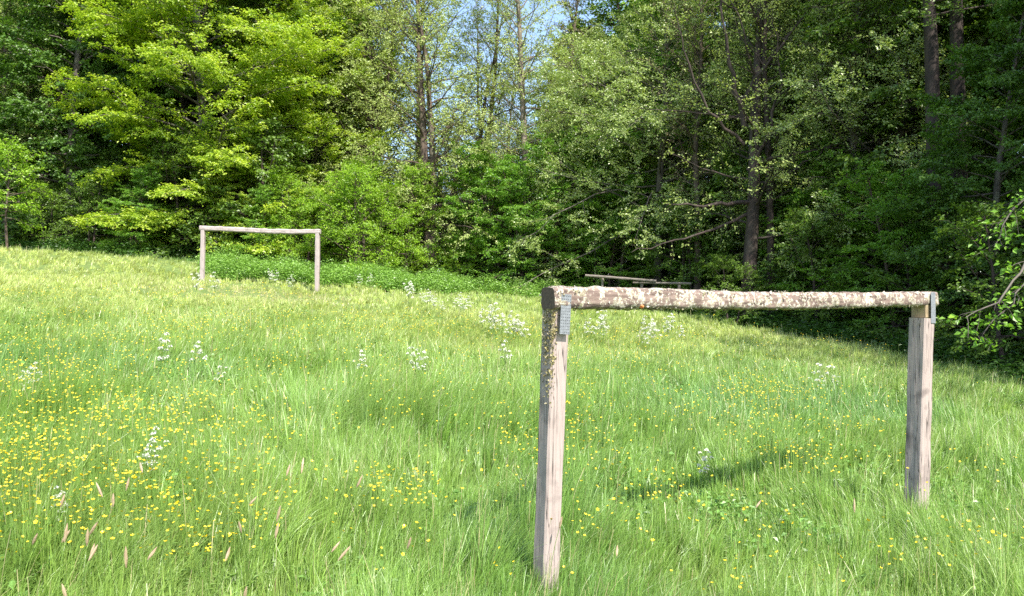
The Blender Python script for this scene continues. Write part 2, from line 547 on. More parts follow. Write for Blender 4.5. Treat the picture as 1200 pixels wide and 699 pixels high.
plant_px("thin_alder", "alder_tree", 487, 41, rz=2.1, s=1.0, label="slim alder seen through the crown of the twin-trunked alder")
plant_px("thin_alder", "alder_tree", 622, 34.6, rz=0.3, s=1.0, label="slim pale-barked alder with bare upper stem beside the patch of sky")
plant_px("alder", "alder_tree", 412, 37.0, rz=5.2, s=0.95, label="airy olive alder touching the right side of the bright beech")
plant_px("alder", "alder_tree", 548, 38.0, rz=4.4, s=0.86, label="airy olive alder between the twin-trunked alder and the patch of sky")
plant_px("bare", "bare_tree", 664, 38.0, rz=2.2, s=1.1, label="tall leafless twiggy tree right of the slim pale-barked alder")
plant_px("bare", "bare_tree", 818, 29.0, rz=4.2, s=1.0, label="leafless twiggy tree between the grey-green willow and the big dark trunk")
plant_px("bare", "bare_tree", 566, 42, rz=1.0, s=1.0, label="leafless reddish tree standing against the patch of sky")
plant_px("bare", "bare_tree", 590, 45, rz=3.0, s=0.9, label="slender leafless tree just right of the reddish one against the sky")
plant_px("hornbeam", "hornbeam_tree", 588, 34.6, rz=0.5, s=0.92, label="low dark green tree beneath the patch of sky")
plant_px("hornbeam", "hornbeam_tree", 650, 34.2, rz=2.5, s=0.95, label="layered dark green tree left of the pole rail")
plant_px("hawthorn", "hazel_bush", 540, 34.2, rz=1.5, s=0.42, label="small bush at the foot of the twin-trunked alder", cat="shrub")
plant_px("bright_maple", "maple_tree", 688, 39.5, rz=0.0, s=0.84, label="bright green maple behind the slim pale alder")
plant_px("bright_maple", "maple_tree", 770, 44, rz=2.0, s=1.15, label="bright green maple showing above the grey-green willow")
plant_px("willow", "willow_tree", 768, 31.5, rz=0.1, s=1.0, label="grey-green willow with leaning crown left of the big dark trunk")
plant_px("willow", "willow_tree", 700, 35.5, rz=0.6, s=0.92, label="second grey-green willow, farther back and left, behind the pole rail")
plant_px("hornbeam", "hornbeam_tree", 716, 32.4, rz=4.0, s=0.72, label="dark green low tree right behind the pole rail")
plant_px("dark_bush", "bush", 800, 29.6, rz=1.0, s=0.9, label="dark bush under the willow, left of the big dark trunk", cat="shrub")
plant_px("hornbeam", "hornbeam_tree", 838, 30.5, rz=5.0, s=0.72, label="low shaded tree behind the big dark trunk's bare limb")
plant_px("hornbeam", "hornbeam_tree", 940, 26.6, rz=3.0, s=0.85, label="shaded low tree right of the big dark trunk")
plant_px("dark_bush", "bush", 858, 24.9, rz=2.0, s=0.45, label="small dark bush at the foot of the big dark trunk", cat="shrub")
plant_px("hornbeam", "hornbeam_tree", 622, 33.4, rz=1.2, s=0.8, label="low bright green tree between the nettle bank and the pole rail")
plant_px("dark_bush", "bush", 968, 24.0, rz=3.0, s=0.75, label="dark bush behind the near crossbar's right half", cat="shrub")
plant_px("alder", "alder_tree", 962, 28.5, rz=2.0, s=0.95, label="olive tree with sunlit twigs right of the big dark trunk")
plant_px("thin_alder", "alder_tree", 991, 25.5, rz=2.4, s=0.85, label="thin pale trunk left of the near goal's right post")
plant_px("willow", "willow_tree", 1052, 25.5, rz=5.4, s=1.0, label="half-shaded grey-green tree above the near goal's right post")
plant_px("hornbeam", "hornbeam_tree", 1060, 22.6, rz=1.0, s=0.72, label="layered shaded tree directly behind the near goal's right post")
plant_px("pine", "pine_tree", 1103, 21.4, rz=0.0, s=1.0, label="left one of the two tall straight pine trunks at the right")
plant_px("pine", "pine_tree", 1126, 22.2, rz=2.0, s=1.05, label="right one of the two tall straight pine trunks, the thicker one")
plant_px("pine", "pine_tree", 1204, 21.5, rz=4.0, s=1.0, label="dark pine at the photo's right border")
plant_px("maple", "maple_tree", 1165, 19.4, rz=1.0, s=0.52, label="drooping shaded maple at the right, above the sunlit branch")
plant_px("dark_bush", "bush", 1110, 20.4, rz=4.0, s=0.8, label="dark bush just right of the near goal's right post", cat="shrub")
plant_px("dark_bush", "bush", 1192, 16.6, rz=2.0, s=0.75, label="dark bush at the meadow's right border", cat="shrub")

# big dark bare-limbed tree -------------------------------------------------
bx, by = (876 - 600) / F * 25.6, 25.6
bz = float(terrain(bx, by))


def loc(px, py, Y):
    p = at(px, py, Y)
    return (p.x - bx, p.y - by, p.z - bz)


extra = [
    ([loc(880, 238, 25.6), loc(850, 240, 25.0), loc(815, 243, 24.6), loc(775, 238, 24.4)], 0.085, 2.4, 0.04),
    ([loc(880, 250, 25.6), loc(840, 268, 25.2), loc(790, 285, 24.6), loc(740, 296, 24.2)], 0.06, 2.2, 0.05),
    ([loc(872, 150, 25.6), loc(858, 90, 25.4), loc(848, 30, 25.2), loc(846, -60, 25.0)], 0.10, 2.2, 0.05),
    ([loc(868, 120, 25.6), loc(895, 80, 25.2), loc(935, 30, 25.0), loc(960, -20, 24.6)], 0.07, 2.4, 0.05),
    ([loc(876, 200, 25.6), loc(905, 150, 25.2), loc(915, 80, 25.0), loc(905, 10, 24.6)], 0.07, 2.0, 0.05),
    ([loc(872, 170, 25.6), loc(830, 130, 25.4), loc(800, 60, 25.2), loc(790, 10, 24.8)], 0.06, 2.2, 0.05),
    ([loc(882, 215, 25.6), loc(920, 205, 25.2), loc(965, 175, 24.8), loc(1010, 165, 24.4)], 0.055, 2.2, 0.05),
]
build_kind("dead_limbed", M["alder_leaf"], M["bark_dark"], seed=61, h=17, r=0.21, base=0.16, n1=34, R1=3.6, prof=broad, e_low=5, e_top=60,
           droop=0.0, n2=10, k2=0.36, n3=4, planar=0.4, per=6, leaf=0.075, wide=0.75, spread=0.07, flat=0.45, wander=0.16,
           extra=extra, trunk_wander=0.03)
plant("dead_limbed", "alder_tree", bx, by, rz=0.0, label="big dark-trunked tree with bare crooked limbs behind the near crossbar")
plant_px("shade_alder", "alder_tree", 903, 26.0, rz=1.0, s=0.8, label="slim trunk standing close right of the big dark trunk")

# tree outside the right border whose branch hangs into the picture ----------
bx, by = 10.6, 12.2
bz = float(terrain(bx, by))
extra = [([loc(1330, 215, 11.9), loc(1245, 250, 11.3), loc(1200, 300, 10.8), loc(1168, 352, 10.5), loc(1132, 372, 10.3)], 0.032, 1.7, 0.03),
         ([loc(1300, 250, 11.7), loc(1230, 290, 11.3), loc(1196, 345, 11.0), loc(1150, 395, 10.9)], 0.02, 1.2, 0.03),
         ([loc(1330, 190, 11.9), loc(1240, 200, 11.4), loc(1190, 245, 11.0), loc(1165, 290, 10.9)], 0.025, 1.4, 0.03)]
build_kind("edge_oak", M["hornbeam_leaf"], M["bark_grey"], seed=67, h=13, r=0.2, base=0.38, n1=40, R1=3.2, prof=dome, e_low=10, e_top=60,
           droop=0.02, n2=10, k2=0.36, n3=3, planar=0.7, per=7, leaf=0.085, wide=0.6, spread=0.06, flat=0.6, wander=0.12, extra=extra,
           leaf_from=0.45)
for X_, Y_, s_, lab in ((17.5, 11.0, 1.0, "unseen shading tree added beyond the right border, nearest to the hanging branch"), (20.0, 5.5, 1.05, "unseen shading tree added far outside the right border"),
                        (16.2, 14.8, .95, "unseen shading tree added just outside the right border behind the dark pine")):
    plant("deep", "forest_tree", X_, Y_, s=s_, label=lab)  # out-of-view trees added to shade the right side of the wood
plant("edge_oak", "oak_tree", bx, by, rz=0.0, label="sunlit twiggy branch hanging in at the right border from a tree beyond it")

# ------------------------------------------------------------------ the wood behind
pts = []


def ok(x, y, dmin):
    return all((x - a) ** 2 + (y - b) ** 2 > dmin * dmin for a, b in pts)


deep_label = "dark broadleaf tree standing deeper in the wood behind the edge trees"
light_label = "green broadleaf tree standing deeper in the wood, lit from above"
bush_label = "dark undergrowth bush in the shade beneath the wood's trees"
tries = 0
nd = 0
while tries < 9000 and nd < 120:
    tries += 1
    Y = random.uniform(14, 66)
    X = random.uniform(-50, 46)
    if abs(X) > Y * 0.78 + 3:
        continue
    e = float(edge_side(X, Y))
    if e < 5.5 or e > 30 or not ok(X, Y, 3.6):
        continue
    px = 600 + F * X / Y
    sc_ = random.uniform(.9, 1.15)
    if 395 < px < 650:
        lim = 1.63 + (365 - random.uniform(125, 190)) / F * Y - float(terrain(X, Y))
        sc_ = min(sc_, max(0.35, lim / 18.0))
    elif 650 <= px < 730:
        lim = 1.63 + (365 - random.uniform(30, 90)) / F * Y - float(terrain(X, Y))
        sc_ = min(sc_, max(0.35, lim / 18.0))
    elif 650 <= px < 740 or 360 < px <= 395:
        sc_ *= 0.8
    pts.append((X, Y))
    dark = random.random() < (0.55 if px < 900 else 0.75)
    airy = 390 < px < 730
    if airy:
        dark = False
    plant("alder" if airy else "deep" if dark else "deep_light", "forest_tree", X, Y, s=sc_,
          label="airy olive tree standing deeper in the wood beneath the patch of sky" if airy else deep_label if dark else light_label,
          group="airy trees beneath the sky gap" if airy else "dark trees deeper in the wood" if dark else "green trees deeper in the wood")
    nd += 1
pts = []
tries = nb = 0
while tries < 6000 and nb < 90:
    tries += 1
    Y = random.uniform(12, 58)
    X = random.uniform(-38, 34)
    if abs(X) > Y * 0.72 + 2:
        continue
    e = float(edge_side(X, Y))
    if e < 2.6 or e > 18 or not ok(X, Y, 2.3):
        continue
    pts.append((X, Y))
    plant("dark_bush", "undergrowth_bush", X, Y, s=random.uniform(.75, 1.2), label=bush_label, cat="shrub", group="undergrowth bushes beneath the trees")
    nb += 1

# ------------------------------------------------------------------ ground
def grid_axis(lo, hi, fine_lo, fine_hi, step):
    a = list(np.arange(fine_lo, fine_hi, step))
    x = fine_hi
    s = step
    while x < hi:
        a.append(x)
        s *= 1.35
        x += s
    a.append(hi)
    x = fine_lo - step
    s = step
    b = []
    while x > lo:
        b.append(x)
        s *= 1.35
        x -= s
    b.append(lo)
    return np.array(b[::-1] + a)


gx = grid_axis(-700, 700, -34, 28, 0.5)
gy = grid_axis(-700, 900, -6, 62, 0.5)
GX, GY = np.meshgrid(gx, gy)
GZ = terrain(GX, GY)
Vg = np.stack([GX.ravel(), GY.ravel(), GZ.ravel()], 1)
nx_, ny_ = len(gx), len(gy)
I = (np.arange(ny_ - 1)[:, None] * nx_ + np.arange(nx_ - 1)[None, :])
Qg = np.stack([I, I + 1, I + nx_ + 1, I + nx_], -1).reshape(-1, 4)
cx = GX.ravel()[Qg].mean(1)
cy = GY.ravel()[Qg].mean(1)
ins = edge_side(cx, cy)
m, nt, N, L = new_mat("meadow_soil")
out = N.new("ShaderNodeOutputMaterial")
bs = N.new("ShaderNodeBsdfPrincipled")
bs.inputs["Roughness"].default_value = 1
n1 = N.new("ShaderNodeTexNoise")
n1.inputs["Scale"].default_value = 7
n1.inputs["Detail"].default_value = 8
tc = N.new("ShaderNodeTexCoord")
L.new(tc.outputs["Object"], n1.inputs[0])
a_ = N.new("ShaderNodeAttribute")
a_.attribute_name = "v"
r1 = ramp(N, [(.3, (.06, .10, .02)), (.7, (.16, .22, .05))])
r2 = ramp(N, [(.3, (.025, .02, .012)), (.7, (.075, .055, .03))])
L.new(n1.outputs[0], r1.inputs[0])
L.new(n1.outputs[0], r2.inputs[0])
mx = N.new("ShaderNodeMixRGB")
L.new(a_.outputs["Fac"], mx.inputs[0])
L.new(r1.outputs[0], mx.inputs[1])
L.new(r2.outputs[0], mx.inputs[2])
L.new(mx.outputs[0], bs.inputs["Base Color"])
L.new(bs.outputs[0], out.inputs[0])
g = link("ground", mesh_np("ground", Vg, Qg, m, v=smooth(-0.3, 1.2, ins), smooth_=True), kind="structure")

# ------------------------------------------------------------------ grass
def blades(n_target, dlo, dhi, seg, wfun, seed):
    rs = np.random.default_rng(seed)
    # sample depth with density ~ d^-1.6 * d
    per_tuft = 22 if dlo < 8 else 14
    nt_ = n_target // per_tuft
    u = rs.uniform(size=nt_)
    p = 0.4
    td = (dlo ** p + u * (dhi ** p - dlo ** p)) ** (1 / p)
    tx = rs.uniform(-0.80, 0.80, nt_) * td + rs.uniform(-.5, .5, nt_)
    kt = rs.uniform(size=nt_) < 0.25 + 1.1 * vnoise(tx, td, .5, seed) ** 1.3
    tx, td = tx[kt], td[kt]
    nt_ = len(tx)
    if seed == 101:
        for px_f, Y_f in ((640, 4.76), (1073.5, 6.74)):
            tx = np.r_[tx, (px_f - 600) / F * Y_f + rs.normal(0, .15, 16)]
            td = np.r_[td, Y_f + rs.normal(0, .10, 16)]
        nt_ = len(tx)
    tid = rs.integers(0, nt_, int(nt_ * per_tuft * 1.25))
    ts = rs.uniform(.02, .075, nt_)[tid] * (1 if dlo < 8 else 1.5)
    ra_ = rs.uniform(0, 6.283, len(tid))
    rr_ = ts * np.sqrt(rs.uniform(size=len(tid)))
    x = tx[tid] + np.cos(ra_) * rr_
    d = td[tid] + np.sin(ra_) * rr_
    t_lean = (1.0 + 3.2 * (vnoise(tx, td, 1.7, 9) - .5) + rs.normal(0, .7, nt_))[tid]
    t_bend = rs.gamma(1.6, .22, nt_)[tid]
    t_h = rs.uniform(.65, 1.35, nt_)[tid]
    t_col = rs.uniform(.72, 1.22, nt_)[tid]
    t_k = rs.uniform(size=nt_)[tid]
    n_target = len(x)
    e = edge_side(x, d)
    keep = rs.uniform(size=n_target) < 1 - smooth(-0.3, 1.6, e) * 0.93
    # tufty density
    tuft = 0.55 * vnoise(x, d, 0.28, seed) + 0.45 * vnoise(x, d, 1.1, seed + 1)
    x, d, e = x[keep], d[keep], e[keep]
    t_lean, t_bend, t_h, t_col, t_k, ra_, rr_ = (q_[keep] for q_ in (t_lean, t_bend, t_h, t_col, t_k, ra_, rr_))
    n = len(x)
    z = terrain(x, d)
    big = vnoise(x, d, 2.6, 5)
    mid = vnoise(x, d, 0.8, 6)
    tus = smooth(.50, .85, vnoise(x, d, .42, 12)) * (1 - smooth(9, 18, d))
    h = (0.13 + 0.13 * big + 0.17 * mid ** 1.3 + 0.17 * tus) * rs.uniform(.55, 1.2, n) * t_h
    # worn strip in front of the far goal
    px = 600 + F * x / d
    worn = np.exp(-(((px - 300) / 90.0) ** 2 + ((d - 23.6) / 1.7) ** 2))
    h *= 1 - 0.85 * worn
    h *= 1 - 0.42 * smooth(10, 22, d)
    stalk = rs.uniform(size=n) < 0.02
    h = np.where(stalk, h * 1.15 + 0.07, h)
    w = wfun(d) * np.where(rs.uniform(size=n) < .12, rs.uniform(1.1, 1.6, n), rs.uniform(.5, 1.1, n))
    w = np.where(stalk, w * .5, w)
    az = rs.uniform(0, 6.283, n)
    wind = 1.0 + 2.4 * vnoise(x, d, 1.9, 9) - 1.2
    vx = np.cos(t_lean) * t_bend * 1.3 + np.cos(ra_) * rr_ * 4.5 + rs.normal(0, .10, n)
    vy = np.sin(t_lean) * t_bend * 1.3 + np.sin(ra_) * rr_ * 4.5 + rs.normal(0, .10, n)
    bd = np.arctan2(vy, vx)
    bend = np.clip(np.hypot(vx, vy) * rs.uniform(.4, 1.3, n), 0.03, 1.2)
    bend = np.where(stalk, bend * .35, bend)
    t = np.linspace(0, 1, seg + 1)
    up = h[:, None] * (t[None, :] - 0.38 * bend[:, None] * t[None, :] ** 2.2)
    ho = h[:, None] * bend[:, None] * t[None, :] ** 1.9
    C = np.empty((n, seg + 1, 3))
    C[:, :, 0] = x[:, None] + np.cos(bd)[:, None] * ho
    C[:, :, 1] = d[:, None] + np.sin(bd)[:, None] * ho
    C[:, :, 2] = z[:, None] + up
    hw = 0.5 * w[:, None] * np.clip(1.02 - t[None, :] ** 1.8, 0.08, 1)
    head = stalk & (rs.uniform(size=n) < .8)
    hw[head, -1] = w[head] * .45
    hw[head, -2] = w[head] * .6
    S = np.zeros((n, 1, 3))
    S[:, 0, 0] = np.cos(az)
    S[:, 0, 1] = np.sin(az)
    V = np.empty((n, seg + 1, 2, 3))
    V[:, :, 0] = C - S * hw[:, :, None]
    V[:, :, 1] = C + S * hw[:, :, None]
    b = np.arange(n)[:, None] * (2 * (seg + 1)) + 2 * np.arange(seg)[None, :]
    Q = np.stack([b, b + 1, b + 3, b + 2], -1).reshape(-1, 4)
    # colours: fresh green, blue-green and yellow-green species in drifts
    a = vnoise(x, d, 3.2, 21)
    c = vnoise(x, d, 0.9, 22)
    k = .6 * t_k + .4 * rs.uniform(size=n)
    fresh = np.array([.235, .39, .07])
    blue = np.array([.155, .33, .10])
    yell = np.array([.42, .49, .13])
    tan = np.array([.52, .47, .24])
    wy = np.clip(0.06 + 0.6 * a * smooth(8, 20, d) + .35 * smooth(2, -14, x) * smooth(10, 20, d) + 0.35 * (c - .5) + 0.45 * (k - .5) + .42 * smooth(11, 19, d), 0, 1)[:, None]
    wb = np.clip(1.5 * (vnoise(x, d, 2.3, 23) - .45) + .5 * (k - .5), 0, 1)[:, None] * (1 - smooth(10, 18, d))[:, None]
    col = fresh * (1 - wy) + yell * wy
    col = col * (1 - wb) + blue * wb
    col = col * np.where(rs.uniform(size=n) < .22, rs.uniform(1.1, 1.4, n), rs.uniform(.75, 1.1, n))[:, None] * t_col[:, None]
    dry = (rs.uniform(size=n) < 0.02 + 0.7 * worn) | (stalk & (rs.uniform(size=n) < .4))
    col[dry] = tan * rs.uniform(.7, 1.15, dry.sum())[:, None]
    edge_mix = smooth(-1.5, 0.5, e)[:, None]  # grass blends to a darker green towards the wood's edge
    col = col * (1 - edge_mix) + np.array([.10, .22, .03]) * rs.uniform(.7, 1.2, n)[:, None] * edge_mix
    return V.reshape(-1, 3), Q, np.repeat(col, seg, axis=0)


parts = [blades(300000, 3.6, 9.0, 4, lambda d: np.maximum(0.0062, 0.0009 * d), 101),
         blades(300000, 9.0, 17.0, 3, lambda d: 0.00085 * d, 102),
         blades(430000, 17.0, 36.0, 2, lambda d: 0.00075 * d, 103)]
VV, QQ, CC = [], [], []
o_ = 0
for V, Q, c in parts:
    VV.append(V)
    QQ.append(Q + o_)
    CC.append(c)
    o_ += len(V)
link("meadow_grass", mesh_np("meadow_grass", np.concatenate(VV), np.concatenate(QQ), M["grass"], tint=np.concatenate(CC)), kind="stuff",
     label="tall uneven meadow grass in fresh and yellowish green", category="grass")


# ------------------------------------------------------------------ leafy herb layer
def herbs(n, region, hmin, hmax, leaf, col, seed):
    rs = np.random.default_rng(seed)
    x, y = region(rs, n)
    n = len(x)
    k = 14
    z = terrain(x, y)
    h = rs.uniform(hmin, hmax, n) * (0.55 + 0.9 * vnoise(x, y, 1.0, seed))
    idx = np.repeat(np.arange(n), k)
    m = len(idx)
    t = rs.uniform(.15, 1, m)
    az = rs.uniform(0, 6.283, m)
    rad = rs.uniform(0.02, .16, m)
    P = np.stack([x[idx] + np.cos(az) * rad, y[idx] + np.sin(az) * rad, z[idx] + h[idx] * t], 1)
    T = unit(np.stack([np.cos(az), np.sin(az), rs.normal(-.1, .35, m)], 1))
    Nn = unit(np.array([0, 0, 1.0]) + rs.normal(0, .4, (m, 3)))
    sz = leaf * rs.uniform(.6, 1.3, m)
    V, Q = leaves(P, T, Nn, sz, sz * .6)
    c = np.array(col) * rs.uniform(.65, 1.3, m)[:, None]
    return V, Q, c


def reg_edge(lo, hi, xr):
    def f(rs, n):
        i = 0
        X = rs.uniform(xr[0], xr[1], n * 8)
        Y = rs.uniform(8, 44, n * 8)
        e = edge_side(X, Y)
        k = (e > lo) & (e < hi) & (vnoise(X, Y, 1.6, 3) > .3)
        return X[k][:n], Y[k][:n]
    return f


V, Q, c = herbs(14000, reg_edge(-0.6, 7, (-26, 14)), .15, .55, .10, (.06, .14, .02), 201)
link("undergrowth", mesh_np("undergrowth", V, Q, M["herb"], tint=c), kind="stuff", label="low leafy undergrowth on the shaded forest floor", category="undergrowth")


def reg_meadow(rs, n):
    d = rs.uniform(4.0 ** .6, 20 ** .6, n * 2) ** (1 / .6)
    X = rs.uniform(-.75, .75, n * 2) * d
    k = (vnoise(X, d, .7, 44) > .45) & (edge_side(X, d) < -.6)
    return X[k][:n], d[k][:n]


V, Q, c = herbs(4200, reg_meadow, .06, .26, .05, (.17, .32, .07), 207)
link("meadow_herbs", mesh_np("meadow_herbs", V, Q, M["herb"], tint=c), kind="stuff", label="low broad-leaved herbs between the meadow's grass blades", category="herbs")


def reg_nettle(rs, n):
    px = rs.uniform(235, 655, n * 4)
    Y = rs.uniform(26.4, 32.8, n * 4)
    X = (px - 600) / F * Y
    e = edge_side(X, Y)
    lo = np.interp(px, [235, 380, 470, 560, 655], [-3.4, -3.6, -3.4, -2.6, -1.2])
    k = (e > lo - 2.6 * (vnoise(X, Y, 1.0, 8) - .5)) & (e < 1.2) & (rs.uniform(size=len(X)) < smooth(.2, .6, vnoise(X, Y, .9, 18)) + .15)
    return X[k][:n], Y[k][:n]


V, Q, c = herbs(6500, reg_nettle, .10, .70, .085, (.24, .41, .08), 203)
link("nettle_patch", mesh_np("nettle_patch", V, Q, M["herb"], tint=c), kind="stuff", label="bank of bright green nettles along the foot of the wood", category="nettles")

# ------------------------------------------------------------------ flowers
def flower_ground(px, Y):
    X = (px - 600) / F * Y
    return X, float(terrain(X, Y))


def py_of(X, Y):
    z = terrain(X, Y) + 0.3
    return 365 - F * (z - 1.63) / Y


def disc_quads(c, r, n_, k=4):
    """small cup of k petals (quads) around centre c with normal n_"""
    a = np.cross(n_, [0.31, 0.72, 0.2])
    a /= np.linalg.norm(a)
    b = np.cross(n_, a)
    V, Q = [], []
    for i in range(k):
        t0 = 2 * math.pi * i / k
        w_ = math.pi / k * 1.05
        d0 = a * math.cos(t0) + b * math.sin(t0)
        dl = a * math.cos(t0 - w_) + b * math.sin(t0 - w_)
        dr = a * math.cos(t0 + w_) + b * math.sin(t0 + w_)
        s = len(V)
        V += [c, c + dl * r * .72 + n_ * r * .28, c + d0 * r + n_ * r * .5, c + dr * r * .72 + n_ * r * .28]
        Q.append((s, s + 1, s + 2, s + 3))
    return V, Q


def buttercup_mesh(seed, nb=4, scale=1.0):
    rs = np.random.default_rng(seed)
    tb = Tubes()
    V, Q = [], []
    root = np.zeros(3)
    for i in range(nb):
        az = rs.uniform(0, 6.28)
        hh = rs.uniform(.38, .56)
        off = np.array([math.cos(az), math.sin(az), 0]) * rs.uniform(.02, .11)
        mid = root + off * .35 + np.array([0, 0, hh * .5])
        top = root + off + np.array([0, 0, hh])
        tb.add([root, mid, top], [.0016, .0013, .001], 3)
        nrm = unit(np.array([rs.normal(0, .35), rs.normal(0, .35) - .25, 1.0]))
        v, q = disc_quads(top, rs.uniform(.0085, .0135) * scale, nrm, 5)
        s = len(V)
        V += v
        Q += [tuple(a + s for a in f) for f in q]
    # leaves
    for i in range(7):
        az = rs.uniform(0, 6.28)
        c = np.array([math.cos(az) * .04, math.sin(az) * .04, rs.uniform(.05, .2)])
        T = unit(np.array([math.cos(az), math.sin(az), .2]))
        v, q = leaves(c[None], T[None], np.array([[0, 0, 1.0]]), np.array([.05]), np.array([.02]))
        tb.V.append(v)
        tb.Q.append(q + tb.n)
        tb.n += 4
    Vs = np.concatenate(tb.V)
    Qs = np.concatenate(tb.Q)
    Vp = np.array(V)
    Qp = np.array(Q) + len(Vs)
    mi = np.r_[np.zeros(len(Qs), int), np.ones(len(Qp), int)]
    v = rs.uniform(size=len(mi))
    return mesh_np("buttercup", np.r_[Vs, Vp], np.r_[Qs, Qp], [M["stem"], M["yellow"]], v=v, matidx=mi)


CL = [  # px, py, sx, sy, weight  - drifts of buttercups
    (60, 465, 120, 65, 1.8), (20, 550, 60, 40, .9), (130, 520, 60, 30, 1.2), (40, 410, 90, 25, 1.6), (130, 345, 160, 10, 1.4),
    (330, 384, 200, 9, 2.6), (560, 388, 160, 9, 1.6), (210, 540, 120, 50, .8), (470, 590, 25, 30, .35), (270, 610, 90, 50, .6), (400, 400, 200, 30, 1.0),
    (900, 480, 50, 25, 1.6), (850, 470, 60, 16, .8), (790, 410, 50, 14, .8), (935, 545, 25, 12, .25), (980, 490, 60, 30, .6), (990, 400, 40, 8, .4),
    (680, 500, 25, 60, .55), (770, 575, 12, 10, .1), (500, 450, 160, 50, 1.0), (1120, 640, 60, 30, .14), (820, 560, 120, 60, .3), (600, 520, 20, 20, .2),
    (250, 440, 200, 50, 1.6), (1150, 540, 50, 60, .12), (740, 440, 90, 40, .6), (850, 640, 200, 50, .15), (130, 640, 120, 40, .6)]


def sample_drift(n, rs):
    w = np.array([c[4] for c in CL])
    k = rs.choice(len(CL), n, p=w / w.sum())
    c = np.array(CL)[k]
    px = c[:, 0] + rs.normal(0, 1, n) * c[:, 2]
    py = c[:, 1] + rs.normal(0, 1, n) * c[:, 3]
    # to ground: py = 365 - F*(z+.3-1.63)/Y with z = -0.07X + 0.09Y - 0.54, X = u Y
    u = (px - 600) / F
    A = 365 - py - F * (0.09 - 0.07 * u)      # A*Y = F*(-0.54+0.3-1.63)
    Y = F * (-1.87) / A
    X = u * Y
    ok_ = (A < 0) & (Y > 4.2) & (Y < 31)
    X, Y = X[ok_], Y[ok_]
    ok_ = edge_side(X, Y) < -0.6
    return X[ok_], Y[ok_]


rs = np.random.default_rng(77)
bX, bY = sample_drift(6000, rs)
clump = vnoise(bX, bY, .5, 31) > rs.uniform(0.1, .8, len(bX))
bX, bY = bX[clump], bY[clump]
order = np.argsort(bY)
bX, bY = bX[order], bY[order]
bm_ = [buttercup_mesh(300 + i, nb=2 + i % 4) for i in range(6)]
NIND = 280
for i in range(min(NIND, len(bX))):
    x, y = float(bX[i]), float(bY[i])
    o = link("buttercup", bm_[i % 6], label="yellow buttercup plant in bloom among the nearer meadow grass", category="flower",
             group="yellow buttercups in the near meadow")
    o.location = (x, y, float(terrain(x, y)))
    o.rotation_euler = (0, 0, random.uniform(0, 6.28))
    s = random.uniform(.85, 1.15)
    o.scale = (s, s, s)
# the rest as one mass
V, Q, vv, mi = [], [], [], []
nv = 0
fx, fy = bX[NIND:], bY[NIND:]
rep = 2
fx = np.repeat(fx, rep) + rs.normal(0, .12, len(fx) * rep)
fy = np.repeat(fy, rep) + rs.normal(0, .12, len(fy) * rep)
n = len(fx)
fz = terrain(fx, fy) + rs.uniform(.3, .5, n) * (1 - .35 * smooth(14, 24, fy))
C = np.stack([fx, fy, fz], 1)
nr = unit(np.stack([rs.normal(0, .35, n), rs.normal(-.3, .35, n), np.ones(n)], 1))
a = unit(np.cross(nr, [0.31, .72, .2]))
b = np.cross(nr, a)
rad = np.maximum(.0105, .00068 * fy) * rs.uniform(.8, 1.2, n)
VL = []
for i in range(4):
    t0 = math.pi / 2 * i
    dirs = [None, (math.cos(t0 - .75), math.sin(t0 - .75), .75, .25), (math.cos(t0), math.sin(t0), 1, .5), (math.cos(t0 + .75), math.sin(t0 + .75), .75, .25)]
    q = [C]
    for dd in dirs[1:]:
        q.append(C + (a * dd[0] + b * dd[1]) * (rad * dd[2])[:, None] + nr * (rad * dd[3])[:, None])
    VL.append(np.stack(q, 1))
Vp = np.stack(VL, 1).reshape(-1, 3)
Qp = np.arange(len(Vp)).reshape(-1, 4)
# stems
sx = np.array([.0015, 0, 0])
base_ = np.stack([fx, fy, terrain(fx, fy)], 1)
Vs = np.stack([base_ - sx, base_ + sx, C + sx, C - sx], 1).reshape(-1, 3)
Qs = np.arange(len(Vs)).reshape(-1, 4) + len(Vp)
link("buttercup_drift", mesh_np("buttercup_drift", np.r_[Vp, Vs], np.r_[Qp, Qs], [M["yellow"], M["stem"]],
     v=rs.uniform(size=len(Qp) + len(Qs)), matidx=np.r_[np.zeros(len(Qp), int), np.ones(len(Qs), int)]), kind="stuff",
     label="drifts of countless small yellow buttercups across the farther meadow", category="flowers")


